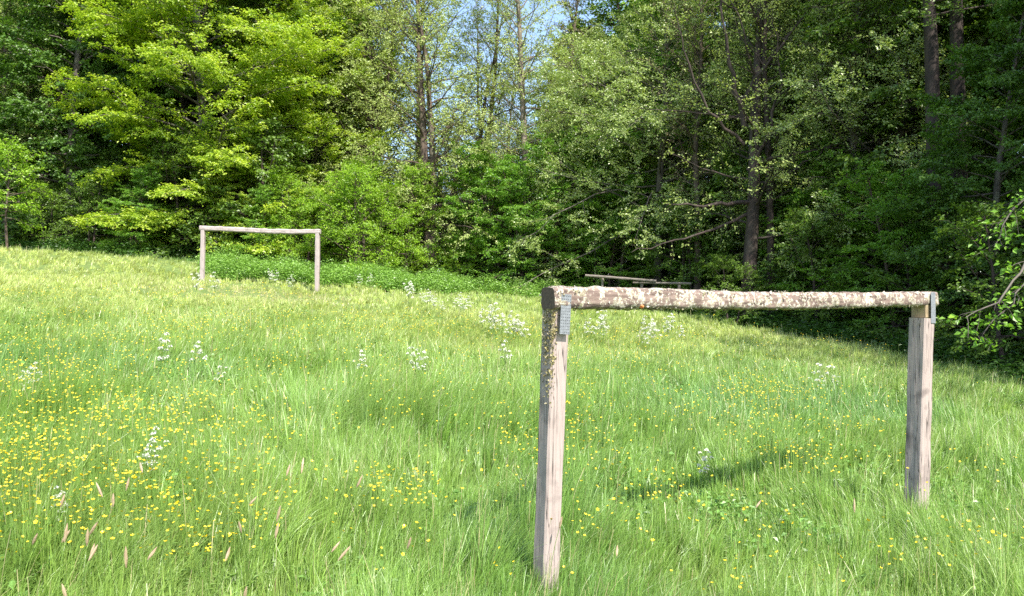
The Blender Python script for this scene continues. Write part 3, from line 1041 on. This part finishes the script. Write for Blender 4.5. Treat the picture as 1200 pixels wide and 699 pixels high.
def umbel_mesh(seed, h=.62, nu=6, R_=.042):
    rs = np.random.default_rng(seed)
    tb = Tubes()
    PV, PQ = [], []
    tb.add([[0, 0, 0], [rs.normal(0, .01), rs.normal(0, .01), h * .5], [rs.normal(0, .02), rs.normal(0, .02), h * .8]], [.004, .003, .002], 4)
    for i in range(nu):
        az = i * 2.4 + rs.uniform(0, .8)
        rr = rs.uniform(.04, .17) if i else 0
        c = np.array([math.cos(az) * rr, math.sin(az) * rr, h * rs.uniform(.66, 1.25) - rr * .2])
        tb.add([[0, 0, h * .55], [c[0] * .5, c[1] * .5, h * .78], list(c - np.array([0, 0, .03]))], [.002, .0016, .001], 3)
        for k in range(18):
            a2 = rs.uniform(0, 6.28)
            r2 = R_ * math.sqrt(rs.uniform())
            p = c + np.array([math.cos(a2) * r2, math.sin(a2) * r2, -r2 * r2 * 16 + rs.normal(0, .006)])
            tb.add([list(c - np.array([0, 0, .03])), list(p)], [.0008, .0006], 3)
            v, q = disc_quads(p, rs.uniform(.012, .019), unit(np.array([rs.normal(0, .5) + math.cos(a2) * .5, rs.normal(0, .5) + math.sin(a2) * .5, 1])), 4)
            s = len(PV)
            PV += v
            PQ += [tuple(x_ + s for x_ in f) for f in q]
    for i in range(30):
        az = rs.uniform(0, 6.28)
        d = rs.uniform(.03, .2)
        c = np.array([math.cos(az) * d, math.sin(az) * d, rs.uniform(.1, .35)])
        T = unit(np.array([math.cos(az + rs.normal(0, .6)), math.sin(az + rs.normal(0, .6)), .1]))
        v, q = leaves(c[None], T[None], np.array([[0, 0, 1.0]]), np.array([.07]), np.array([.025]))
        tb.V.append(v)
        tb.Q.append(q + tb.n)
        tb.n += 4
    st = mesh_np("cow_parsley_stems", np.concatenate(tb.V), np.concatenate(tb.Q), M["stem"], v=rs.uniform(size=sum(len(q) for q in tb.Q)))
    fl = mesh_np("cow_parsley_blossom", np.array(PV), np.array(PQ), M["white_petal"], v=rs.uniform(size=len(PQ)))
    return st, fl


um = [umbel_mesh(500 + i, h=.6 + .05 * i, nu=9 + 2 * i) for i in range(4)]
PARS = [  # px, py, n, spread px, label
    (342, 320, 3, 12, "white cow parsley inside the far goal, near its right post"),
    (245, 330, 2, 8, "white cow parsley beside the far goal's left post"),
    (318, 318, 2, 5, "white cow parsley in the middle of the far goal"),
    (434, 322, 3, 7, "white cow parsley right of the far goal in front of the round bush"),
    (478, 340, 3, 14, "white cow parsley in front of the nettle bank"),
    (520, 345, 10, 20, "white cow parsley clump in front of the twin-trunked alder"),
    (580, 366, 6, 9, "white cow parsley left clump of two before the near goal's left post"),
    (607, 372, 5, 8, "white cow parsley clump closest left of the near goal's left post"),
    (700, 374, 5, 10, "white cow parsley clump under the near crossbar's left end"),
    (765, 378, 9, 16, "white cow parsley clump under the middle of the near crossbar"),
    (225, 402, 3, 24, "white cow parsley scattered below the far goal"),
    (30, 415, 2, 20, "white cow parsley at the left border of the meadow"),
    (520, 408, 4, 50, "white cow parsley thinly scattered across the mid meadow"),
    (975, 425, 4, 22, "white cow parsley left of the near goal's right post"),
    (822, 505, 1, 4, "white cow parsley low in the grass inside the near goal"),
    (215, 490, 3, 26, "white cow parsley in the left half of the near meadow"),
    (75, 560, 1, 30, "white cow parsley in the lower left corner of the meadow"),
    (640, 345, 2, 6, "white cow parsley just behind the near goal's left corner")]
for px, py, n, sp, lab in PARS:
    for i in range(n):
        qx = px + random.gauss(0, sp)
        qy = py + random.gauss(0, sp * .16)
        u = (qx - 600) / F
        A = 365 - qy - F * (0.09 - 0.07 * u)
        Y = F * (-0.54 + .58 - 1.63) / A
        Y = max(5, min(Y, 30.5))
        X = u * Y
        st, fl = um[random.randrange(4)]
        e = empty("cow_parsley", (X, Y, float(terrain(X, Y))), random.uniform(0, 6.28), lab, "flower", lab.replace("white ", "").replace("clump ", ""))
        s = random.uniform(.7, 1.1) * (0.55 if Y < 9 else 0.75 if Y < 14 else 0.85)
        e.scale = (s * .85, s * .85, s)
        link("stem", st, e)
        link("blossom", fl, e)

# foxtail grass heads -------------------------------------------------------
def foxtail_mesh(seed):
    rs = np.random.default_rng(seed)
    tb = Tubes()
    lx, ly = rs.uniform(.04, .13), rs.normal(0, .04)
    P = [np.array([lx * t * t, ly * t * t, .62 * t]) for t in np.linspace(0, 1, 6)]
    tb.add(P, [.0018] * 6, 3)
    d = unit(P[-1] - P[-2])
    hd = [P[-1] + d * s for s in np.linspace(-.005, .085, 6)]
    t2 = Tubes()
    t2.add(hd, [.002, .006, .0075, .007, .005, .001], 6, .15)
    Vs, Qs = np.concatenate(tb.V), np.concatenate(tb.Q)
    Vh, Qh = np.concatenate(t2.V), np.concatenate(t2.Q) + len(Vs)
    return mesh_np("foxtail_grass", np.r_[Vs, Vh], np.r_[Qs, Qh], [M["stem"], M["foxtail"]], v=rs.uniform(size=len(Qs) + len(Qh)),
                   matidx=np.r_[np.zeros(len(Qs), int), np.ones(len(Qh), int)])


fm = [foxtail_mesh(700 + i) for i in range(5)]
FX = [(12, 590), (18, 606), (52, 575), (45, 640), (72, 635), (85, 625), (118, 620), (104, 628), (125, 565), (150, 575), (178, 577), (190, 540), (225, 560), (318, 549),
      (340, 570), (312, 590), (316, 615), (328, 608), (272, 660), (160, 672), (20, 660), (60, 600), (130, 655), (305, 640), (455, 610), (380, 560),
      (850, 560), (1010, 600), (720, 620), (640, 600), (300, 610), (240, 630)]
for i, (px, py) in enumerate(FX):
    u = (px - 600) / F
    A = 365 - py - F * (0.09 - 0.07 * u)
    Y = F * (-0.54 + .6 - 1.63) / A
    X = u * Y
    lab = "pinkish foxtail grass head rising in the lower left of the meadow" if px < 560 else "pinkish foxtail grass head rising in the grass near the front goal"
    o = link("foxtail_grass", fm[i % 5], label=lab, category="foxtail", group="foxtail heads at the left" if px < 560 else "foxtail heads near the goal", kind="thing")
    o.location = (X, Y, float(terrain(X, Y)))
    o.rotation_euler = (random.gauss(0, .22), random.gauss(0.1, .25), random.gauss(0.2, .9))
    o.scale = (1, 1, random.uniform(.75, 1.1))

# ------------------------------------------------------------------ goals
def wood_mat(name, light, mid, dark, green=None, crack=0.5):
    m, nt, N, L = new_mat(name)
    out = N.new("ShaderNodeOutputMaterial")
    bs = N.new("ShaderNodeBsdfPrincipled")
    bs.inputs["Roughness"].default_value = 0.85
    tc = N.new("ShaderNodeTexCoord")
    mp = N.new("ShaderNodeMapping")
    mp.inputs["Scale"].default_value = (1, 1, 0.06)
    L.new(tc.outputs["Object"], mp.inputs[0])
    n1 = N.new("ShaderNodeTexNoise")
    n1.inputs["Scale"].default_value = 60
    n1.inputs["Detail"].default_value = 8
    n1.inputs["Roughness"].default_value = .65
    L.new(mp.outputs[0], n1.inputs[0])
    n2 = N.new("ShaderNodeTexNoise")
    n2.inputs["Scale"].default_value = 7
    n2.inputs["Detail"].default_value = 6
    L.new(tc.outputs["Object"], n2.inputs[0])
    mp3 = N.new("ShaderNodeMapping")
    mp3.inputs["Scale"].default_value = (1, 1, 0.035)
    L.new(tc.outputs["Object"], mp3.inputs[0])
    n3 = N.new("ShaderNodeTexNoise")
    n3.inputs["Scale"].default_value = 22
    n3.inputs["Detail"].default_value = 3
    n3.inputs["Distortion"].default_value = .3
    L.new(mp3.outputs[0], n3.inputs[0])
    r = ramp(N, [(.28, mid), (.5, light), (.78, light)])
    L.new(n1.outputs[0], r.inputs[0])
    r2 = ramp(N, [(.56, (0, 0, 0)), (.72, (1, 1, 1))])
    L.new(n2.outputs[0], r2.inputs[0])
    mx = N.new("ShaderNodeMixRGB")
    mx.inputs[2].default_value = (*mid, 1)
    L.new(r2.outputs[0], mx.inputs[0])
    L.new(r.outputs[0], mx.inputs[1])
    # long drying cracks
    r3 = ramp(N, [(.485, (0, 0, 0)), (.497, (1, 1, 1)), (.503, (1, 1, 1)), (.515, (0, 0, 0))])
    L.new(n3.outputs[0], r3.inputs[0])
    cm = N.new("ShaderNodeMath")
    cm.operation = 'MULTIPLY'
    cm.inputs[1].default_value = crack
    L.new(r3.outputs[0], cm.inputs[0])
    m2 = N.new("ShaderNodeMixRGB")
    m2.inputs[2].default_value = (*dark, 1)
    L.new(cm.outputs[0], m2.inputs[0])
    L.new(mx.outputs[0], m2.inputs[1])
    # dark stain spots
    n4 = N.new("ShaderNodeTexNoise")
    n4.inputs["Scale"].default_value = 5.5
    n4.inputs["Detail"].default_value = 5
    mp4 = N.new("ShaderNodeMapping")
    mp4.inputs["Location"].default_value = (3.1, 1.7, .4)
    mp4.inputs["Scale"].default_value = (1, 1, .5)
    L.new(tc.outputs["Object"], mp4.inputs[0])
    L.new(mp4.outputs[0], n4.inputs[0])
    r4 = ramp(N, [(.585, (0, 0, 0)), (.72, (.75, .75, .75))])
    L.new(n4.outputs[0], r4.inputs[0])
    m3 = N.new("ShaderNodeMixRGB")
    m3.inputs[2].default_value = (*(c * 1.6 for c in dark), 1)
    L.new(r4.outputs[0], m3.inputs[0])
    L.new(m2.outputs[0], m3.inputs[1])
    L.new(m3.outputs[0], bs.inputs["Base Color"])
    bp = N.new("ShaderNodeBump")
    bp.inputs["Strength"].default_value = .5
    bp.inputs["Distance"].default_value = .006
    ad = N.new("ShaderNodeMath")
    ad.operation = 'SUBTRACT'
    L.new(n1.outputs[0], ad.inputs[0])
    L.new(cm.outputs[0], ad.inputs[1])
    L.new(ad.outputs[0], bp.inputs["Height"])
    L.new(bp.outputs[0], bs.inputs["Normal"])
    L.new(bs.outputs[0], out.inputs[0])
    return m


M["wood"] = wood_mat("weathered_wood", (.36, .29, .26), (.20, .16, .145), (.03, .024, .02), crack=.85)
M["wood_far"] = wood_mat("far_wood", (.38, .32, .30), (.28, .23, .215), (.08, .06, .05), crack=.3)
M["rail_wood"] = wood_mat("rail_wood", (.20, .17, .14), (.13, .11, .09), (.06, .05, .04))


def log_mat():
    m, nt, N, L = new_mat("mossy_log")
    out = N.new("ShaderNodeOutputMaterial")
    bs = N.new("ShaderNodeBsdfPrincipled")
    bs.inputs["Roughness"].default_value = .95
    tc = N.new("ShaderNodeTexCoord")
    mp = N.new("ShaderNodeMapping")
    mp.inputs["Scale"].default_value = (.07, 1, 1)
    L.new(tc.outputs["Object"], mp.inputs[0])
    n1 = N.new("ShaderNodeTexNoise")
    n1.inputs["Scale"].default_value = 34
    n1.inputs["Detail"].default_value = 8
    L.new(mp.outputs[0], n1.inputs[0])
    r = ramp(N, [(.3, (.04, .028, .022)), (.45, (.15, .105, .085)), (.6, (.24, .175, .145)), (.75, (.33, .265, .23))])
    L.new(n1.outputs[0], r.inputs[0])
    n2 = N.new("ShaderNodeTexNoise")
    n2.inputs["Scale"].default_value = 40
    n2.inputs["Detail"].default_value = 9
    n2.inputs["Roughness"].default_value = .65
    n2.inputs["Distortion"].default_value = .2
    L.new(tc.outputs["Object"], n2.inputs[0])
    nb_ = N.new("ShaderNodeTexNoise")
    nb_.inputs["Scale"].default_value = 11
    nb_.inputs["Detail"].default_value = 3
    L.new(tc.outputs["Object"], nb_.inputs[0])
    mb_ = N.new("ShaderNodeMixRGB")
    mb_.inputs[0].default_value = .42
    L.new(n2.outputs[0], mb_.inputs[1])
    L.new(nb_.outputs[0], mb_.inputs[2])
    r2 = ramp(N, [(.49, (0, 0, 0)), (.52, (1, 1, 1))])
    L.new(mb_.outputs[0], r2.inputs[0])
    n3 = N.new("ShaderNodeTexNoise")
    n3.inputs["Scale"].default_value = 70
    L.new(tc.outputs["Object"], n3.inputs[0])
    r3 = ramp(N, [(.35, (.22, .19, .12)), (.5, (.38, .34, .26)), (.65, (.50, .46, .42))])
    L.new(n3.outputs[0], r3.inputs[0])
    mx = N.new("ShaderNodeMixRGB")
    L.new(r2.outputs[0], mx.inputs[0])
    L.new(r.outputs[0], mx.inputs[1])
    L.new(r3.outputs[0], mx.inputs[2])
    L.new(mx.outputs[0], bs.inputs["Base Color"])
    bp = N.new("ShaderNodeBump")
    bp.inputs["Strength"].default_value = .8
    bp.inputs["Distance"].default_value = .008
    ad = N.new("ShaderNodeMath")
    L.new(n1.outputs[0], ad.inputs[0])
    L.new(n2.outputs[0], ad.inputs[1])
    L.new(ad.outputs[0], bp.inputs["Height"])
    L.new(bp.outputs[0], bs.inputs["Normal"])
    L.new(bs.outputs[0], out.inputs[0])
    return m


M["log"] = log_mat()
M["block_wood"] = wood_mat("block_wood", (.34, .26, .15), (.22, .16, .09), (.04, .03, .02))


def plain(name, c, rough=.8, metal=0.0):
    m, nt, N, L = new_mat(name)
    out = N.new("ShaderNodeOutputMaterial")
    bs = N.new("ShaderNodeBsdfPrincipled")
    bs.inputs["Roughness"].default_value = rough
    bs.inputs["Metallic"].default_value = metal
    n1 = N.new("ShaderNodeTexNoise")
    n1.inputs["Scale"].default_value = 60
    n1.inputs["Detail"].default_value = 5
    tc = N.new("ShaderNodeTexCoord")
    L.new(tc.outputs["Object"], n1.inputs[0])
    r = ramp(N, [(.3, tuple(x * .65 for x in c)), (.7, tuple(min(1, x * 1.15) for x in c))])
    L.new(n1.outputs[0], r.inputs[0])
    L.new(r.outputs[0], bs.inputs["Base Color"])
    L.new(bs.outputs[0], out.inputs[0])
    return m


M["zinc"] = plain("zinc_plate", (.22, .235, .25), .7, .25)
M["hole"] = plain("nail_head", (.10, .10, .11), .6, .4)
M["end_wood"] = plain("end_wood", (.10, .07, .05), .9)
M["lichen"] = leaf_mat("lichen_flake", [(0, (.20, .18, .09)), (.35, (.33, .30, .20)), (.7, (.46, .42, .36)), (1, (.54, .50, .46))], .1, .0)
M["lichen_yellow"] = leaf_mat("yellow_lichen", [(0, (.14, .12, .06)), (.5, (.32, .28, .13)), (1, (.44, .39, .26))], .1, .0)
M["fungus"] = plain("orange_fungus", (.75, .22, .07), .7)


def sweep(name, mat, pts, prof, an=1.0, jit=.003, seed=1, freq=9.0, cap=True, uaxis=None):
    """sweep a closed section (list of (a, b)) along pts; a lies along 'across', b along 'vertical'"""
    pts = [Vector(p) for p in pts]
    n = len(pts)
    V, Q = [], []
    for i, p in enumerate(pts):
        t = (pts[min(i + 1, n - 1)] - pts[max(i - 1, 0)]).normalized()
        ua = uaxis if uaxis is not None else Vector((0, 1, 0))
        a = (ua - t * ua.dot(t)).normalized()
        b = t.cross(a)
        sec = prof(i / (n - 1)) if callable(prof) else prof
        for (x, y) in sec:
            q = p + a * x + b * y
            q = q + (a * x + b * y).normalized() * (mnoise.noise(Vector((q.x, q.y, q.z * an)) * freq + Vector((seed * 3.3, 0, 0))) * jit * 2 + mnoise.noise(Vector((q.x, q.y, q.z * an)) * freq * 4) * jit)
            V.append(tuple(q))
        k = len(sec)
    F_ = []
    for i in range(n - 1):
        for j in range(k):
            F_.append((i * k + j, i * k + (j + 1) % k, (i + 1) * k + (j + 1) % k, (i + 1) * k + j))
    if cap:
        F_.append(tuple(range(k))[::-1])
        F_.append(tuple((n - 1) * k + j for j in range(k)))
    me = D.meshes.new(name)
    me.from_pydata(V, [], F_)
    me.materials.append(mat)
    me.update()
    import bmesh
    bm = bmesh.new()
    bm.from_mesh(me)
    bmesh.ops.recalc_face_normals(bm, faces=bm.faces)
    bm.to_mesh(me)
    bm.free()
    return me


def rsq(w, d, c=.012, n=5):
    """rounded rectangle with n points per side"""
    pts_ = []
    corners = [(w / 2, d / 2), (-w / 2, d / 2), (-w / 2, -d / 2), (w / 2, -d / 2)]
    for i in range(4):
        x0, y0 = corners[i]
        x1, y1 = corners[(i + 1) % 4]
        dx, dy = (x1 - x0), (y1 - y0)
        L_ = math.hypot(dx, dy)
        dx /= L_
        dy /= L_
        for k in range(n):
            s = c + (L_ - 2 * c) * k / (n - 1)
            pts_.append((x0 + dx * s, y0 + dy * s))
    return pts_


def box_mesh(name, sx, sy, sz, mat, bev=.002):
    import bmesh
    bm = bmesh.new()
    bmesh.ops.create_cube(bm, size=1)
    bmesh.ops.scale(bm, vec=(sx, sy, sz), verts=bm.verts)
    if bev:
        bmesh.ops.bevel(bm, geom=bm.edges[:], offset=bev, segments=2, affect='EDGES')
    me = D.meshes.new(name)
    bm.to_mesh(me)
    bm.free()
    me.materials.append(mat)
    return me


def lerp(a, b, t):
    return a * (1 - t) + b * t


def near_goal():
    A = at(645, 560, 4.82)
    B = at(1075, 560, 6.82)
    g2 = Vector((B.x - A.x, B.y - A.y, 0))
    ang = math.atan2(g2.y, g2.x)
    ox, oy = A.x, A.y
    root = empty("goal_frame", (ox, oy, float(terrain(ox, oy))), ang, "near wooden goal with a lichen-covered log crossbar and metal nail plates", "goal",
                 None)
    inv = Matrix.Translation(root.location) @ Matrix.Rotation(ang, 4, 'Z')
    inv = inv.inverted()

    def P(px, py, Y):
        return inv @ at(px, py, Y)
    # posts (a = local x across goal, b = depth)
    lt = P(651, 361, 4.82)
    lb = P(639.5, 694, 4.82)
    ext = lb + (lb - lt) * 0.18
    pts_ = [lerp(ext, lt, t) for t in np.linspace(0, 1, 60)]
    # own object origin at the post's foot so grain follows the length
    link("post", sweep("left_post", M["wood"], pts_, rsq(.122, .122), an=.2, jit=.0035, seed=2, freq=5, uaxis=Vector((1, 0, 0))), root,
         label="left post with a metal nail plate and yellow lichen at the top")
    rt = P(1080.5, 373, 6.82)
    rb = P(1073.5, 596, 6.82)
    ext = rb + (rb - rt) * 0.2
    pts_ = [lerp(ext, rt, t) for t in np.linspace(0, 1, 60)]
    link("post", sweep("right_post", M["wood"], pts_, rsq(.150, .150), an=.2, jit=.004, seed=9, freq=5, uaxis=Vector((1, 0, 0))), root,
         label="right post with a notched top and a bent metal strap")
    blk_t, blk_b = P(1081, 357, 6.84), P(1081, 372.6, 6.84)
    blk = link("spacer_block", box_mesh("spacer_block", .125, .125, (blk_t - blk_b).length, M["block_wood"], .004), root,
               label="pale wooden block wedged between post and bar")
    blk.location = lerp(blk_t, blk_b, .5)
    # crossbar
    c0 = P(642, 349.5, 4.76)
    c1 = P(1091, 351.0, 6.90)
    cb = [lerp(c0, c1, t) + Vector((0, 0, -.012 * math.sin(math.pi * t) + .004 * math.sin(9 * t))) for t in np.linspace(0, 1, 150)]

    def prof(t):
        s = 1 + .05 * math.sin(5 * t + 1) + .03 * math.sin(13 * t)
        o = []
        for k in range(28):
            a = 2 * math.pi * k / 28
            ca, sa = math.cos(a), math.sin(a)
            o.append((.068 * s * math.copysign(abs(ca) ** .55, ca), .063 * s * math.copysign(abs(sa) ** .55, sa)))
        return o
    bar_me = sweep("crossbar", M["log"], cb, prof, jit=.006, seed=4, freq=14, uaxis=Vector((0, 1, 0)))
    bar_me.materials.append(M["end_wood"])
    for p_ in bar_me.polygons:
        p_.use_smooth = True
        if len(p_.vertices) > 6:
            p_.material_index = 1
            p_.use_smooth = False
    bar = link("crossbar", bar_me, root,
               label="bark-covered log crossbar crusted with pale lichen")
    # lichen flakes on the bar
    rs = np.random.default_rng(5)
    n = 4200
    t = rs.uniform(0, 1, n)
    a = rs.uniform(0, 6.283, n)
    cl = .6 * vnoise(t * 34, a * 1.6, 1.0, 71) + .4 * vnoise(t * 110, a * 4, 1.0, 72) + .1 * t
    k = cl > rs.uniform(.42, .8, n)
    t, a = t[k], a[k]
    n = len(t)
    cen = np.array([list(lerp(c0, c1, x) + Vector((0, 0, -.012 * math.sin(math.pi * x)))) for x in t])
    s = 1 + .05 * np.sin(5 * t + 1) + .03 * np.sin(13 * t)
    ca, sa = np.cos(a), np.sin(a)
    yy = .068 * s * np.sign(ca) * np.abs(ca) ** .55
    zz = .063 * s * np.sign(sa) * np.abs(sa) ** .55
    Nn = unit(np.stack([np.zeros(n), ca, sa], 1) + rs.normal(0, .5, (n, 3)))
    P_ = cen + np.stack([np.zeros(n), yy, zz], 1)
    T = unit(np.cross(Nn, rs.normal(0, 1, (n, 3))))
    sz = rs.gamma(2.4, .0031, n) + .0025
    out_ = unit(np.stack([np.zeros(n), ca, sa], 1))
    V, Q = leaves(P_ + out_ * rs.uniform(.0, .007, n)[:, None] - T * (sz * .5)[:, None], T, Nn, sz, sz * .9, .12)
    link("lichen", mesh_np("bar_lichen", V, Q, M["lichen"], v=rs.uniform(size=n)), bar)
    # lichen hanging on the left post's corner and top
    n = 650
    t = rs.beta(1.1, 2.6, n) * .36
    px_ = np.array([list(lerp(lt, lb, x * 1.0)) for x in t])
    face = rs.uniform(size=n) < .62
    off = np.where(face[:, None], np.stack([np.full(n, -.067), rs.uniform(-.066, .03, n), rs.normal(0, .01, n)], 1),
                   np.stack([-.066 + np.abs(rs.normal(0, .016, n)), np.full(n, -.066), rs.normal(0, .01, n)], 1))
    P_ = px_ + off
    T = unit(rs.normal(0, 1, (n, 3)))
    Nn = unit(rs.normal(0, .5, (n, 3)) + np.array([-.5, -.6, .3]))
    sz = rs.gamma(2.2, .0038, n) + .004
    V, Q = leaves(P_ - T * (sz * .5)[:, None], T, Nn, sz, sz * .8, .15)
    lp = [c for c in root.children if c.name.startswith("post")][0]
    link("lichen", mesh_np("post_lichen", V, Q, M["lichen_yellow"], v=rs.uniform(size=n)), lp)
    # nail plate on the left post, front face (local -y)
    pc_t, pc_b = P(662, 345, 4.76), P(658.5, 392, 4.76)
    mid = lerp(pc_t, pc_b, .5)
    me = box_mesh("nail_plate", .072, .003, (pc_t - pc_b).length, M["zinc"], .0008)
    pl = link("nail_plate", me, root, label="perforated galvanised plate on the left post")
    tilt = math.atan2(pc_t.x - pc_b.x, pc_t.z - pc_b.z)
    front = min(lerp(lt, lb, .05).y, (c0.y + c1.y) / 2) - .0
    yfront = lerp(c0, c1, .03).y - .0705
    pl.location = (mid.x, yfront, mid.z)
    pl.rotation_euler = (0, tilt, 0)
    tb = Tubes()
    H = (pc_t - pc_b).length
    for i in range(5):
        for j in range(13):
            x = -.028 + .014 * i
            z = -H / 2 + .012 + (H - .024) * j / 12
            tb.add([[x, -.0036, z], [x, -.0012, z]], [.0021, .0021], 6)
    # close the little discs
    tb2V = np.concatenate(tb.V)
    tb2Q = np.concatenate(tb.Q)
    capsV, capsQ = [], []
    for i in range(5):
        for j in range(13):
            x = -.028 + .014 * i
            z = -H / 2 + .012 + (H - .024) * j / 12
            s = len(capsV)
            capsV += [(x - .002, -.0036, z - .002), (x + .002, -.0036, z - .002), (x + .002, -.0036, z + .002), (x - .002, -.0036, z + .002)]
            capsQ.append((s, s + 1, s + 2, s + 3))
    link("nail_holes", mesh_np("nail_holes", np.r_[tb2V, np.array(capsV)], np.r_[tb2Q, np.array(capsQ) + len(tb2V)], M["hole"]), pl)
    # wooden spacer block behind/below the bar at the right post and the bent strap
    s1 = P(1086, 343, 6.80)
    s2 = P(1090, 379, 6.80)
    H2 = (s1 - s2).length
    sm = box_mesh("metal_strap", .066, .003, H2, M["zinc"], .0008)
    st = link("metal_strap", sm, root, label="zinc strap holding the bar to the right post")
    c_ = lerp(s1, s2, .5)
    yf = lerp(c0, c1, .97).y - .0715
    st.location = (rt.x + .034, min(yf, rt.y - .0775), c_.z)
    # fungus
    fg = P(748, 359, 5.1)
    import bmesh
    bm = bmesh.new()
    bmesh.ops.create_icosphere(bm, subdivisions=3, radius=.017)
    for v in bm.verts:
        v.co *= 1 + .35 * mnoise.noise(v.co * 90)
        v.co.z *= .8
    me = D.meshes.new("fungus")
    bm.to_mesh(me)
    bm.free()
    me.materials.append(M["fungus"])
    for p_ in me.polygons:
        p_.use_smooth = True
    fo = link("bracket_fungus", me, root, label="small orange fungus on the bar's lower edge")
    fo.location = (fg.x, lerp(c0, c1, (fg.x - c0.x) / (c1.x - c0.x)).y - .055, fg.z)
    return root


def far_goal():
    A = at(238, 334, 26.6)
    B = at(372.5, 337, 26.0)
    ang = math.atan2(B.y - A.y, B.x - A.x)
    root = empty("goal_frame", (A.x, A.y, float(terrain(A.x, A.y))), ang, "far wooden goal of pale bare beams at the edge of the wood", "goal")
    inv = (Matrix.Translation(root.location) @ Matrix.Rotation(ang, 4, 'Z')).inverted()

    def P(px, py, Y):
        return inv @ at(px, py, Y)
    for tp, bt, sd, lab in ((P(238, 270, 26.6), P(237, 333, 26.6), 3, None), (P(372.3, 273, 26.0), P(371.8, 336, 26.0), 6, None)):
        e = bt + (bt - tp) * .25
        link("post", sweep("far_post", M["wood_far"], [lerp(e, tp, t) for t in np.linspace(0, 1, 24)], rsq(.125, .125), an=.3, jit=.006, seed=sd, freq=3,
                           uaxis=Vector((1, 0, 0))), root)
    c = [P(234.5, 267.5, 26.62), P(270, 269.0, 26.45), P(305, 270.8, 26.3), P(340, 271.8, 26.15), P(375.5, 271.5, 25.98)]
    cc = []
    for i in range(41):
        x = i / 40 * 4
        k = min(int(x), 3)
        cc.append(lerp(c[k], c[k + 1], x - k))
    link("crossbar", sweep("far_bar", M["wood_far"], cc, rsq(.12, .155, .03), jit=.01, seed=12, freq=5, uaxis=Vector((0, 1, 0))), root)


near_goal()
far_goal()

# pole rail -----------------------------------------------------------------
Yr = 28.3
a0 = at(686, 323.5, Yr)
root = empty("pole_rail", (a0.x, a0.y, float(terrain(a0.x, a0.y))), 0, "weathered pole rail on short posts at the wood's edge above the near crossbar", "rail")
o0 = root.location


def rel(px, py, Y):
    return at(px, py, Y) - o0


def circ(r, k=10):
    return [(r * math.cos(2 * math.pi * i / k), r * math.sin(2 * math.pi * i / k)) for i in range(k)]


def pole(name, a, b, r, seed, n=16, ua=Vector((0, 1, 0))):
    link(name, sweep(name, M["rail_wood"], [lerp(a, b, t) for t in np.linspace(0, 1, n)], circ(r), jit=.006, seed=seed, freq=4, uaxis=ua), root)


pole("top_pole", rel(686, 323, Yr), rel(769, 329.5, Yr - .8), .045, 1)
pole("top_pole", rel(742, 331.5, Yr - .3), rel(810, 332.5, Yr - 1.4), .035, 2)
for px, Y, t in ((706, Yr - .05, 326), (752, Yr - .5, 333), (796, Yr - 1.2, 334)):
    tp = rel(px, t, Y)
    X = (px - 600) / F * Y
    bt = Vector((tp.x, tp.y, float(terrain(X, Y)) - .2 - o0.z))
    pole("post", bt, tp, .05, int(px), ua=Vector((1, 0, 0)))

# ------------------------------------------------------------------ light
AZ = Vector((0.52, -0.85)).normalized()
EL = R(50)
sun_dir = Vector((AZ.x * math.cos(EL), AZ.y * math.cos(EL), math.sin(EL)))
sd = D.lights.new("sun", 'SUN')
sd.energy = 4.2
sd.angle = R(0.53)
sd.color = (1.0, .95, .87)
so = D.objects.new("sun", sd)
COL.objects.link(so)
so.rotation_euler = (-sun_dir).to_track_quat('-Z', 'Y').to_euler()
w = D.worlds.new("World")
scene.world = w
w.use_nodes = True
nt = w.node_tree
nt.nodes.clear()
sky = nt.nodes.new("ShaderNodeTexSky")
sky.sky_type = 'NISHITA'
sky.sun_disc = False
sky.sun_elevation = EL
sky.sun_rotation = math.atan2(AZ.x, AZ.y)
sky.air_density = 1.0
sky.dust_density = 1.2
bg = nt.nodes.new("ShaderNodeBackground")
bg.inputs[1].default_value = 0.15
wo = nt.nodes.new("ShaderNodeOutputWorld")
nt.links.new(sky.outputs[0], bg.inputs[0])
nt.links.new(bg.outputs[0], wo.inputs[0])

scene.view_settings.view_transform = 'Standard'
scene.view_settings.look = 'None'
scene.view_settings.gamma = 1
scene.view_settings.exposure = 1.28
scene.render.engine = 'CYCLES'
cy_ = scene.cycles
cy_.max_bounces = 6
cy_.diffuse_bounces = 3
cy_.glossy_bounces = 2
cy_.transmission_bounces = 4
cy_.transparent_max_bounces = 6
cy_.use_denoising = False
cy_.caustics_reflective = False
cy_.caustics_refractive = False
print("kinds", {k: v["n"] for k, v in KINDS.items()})
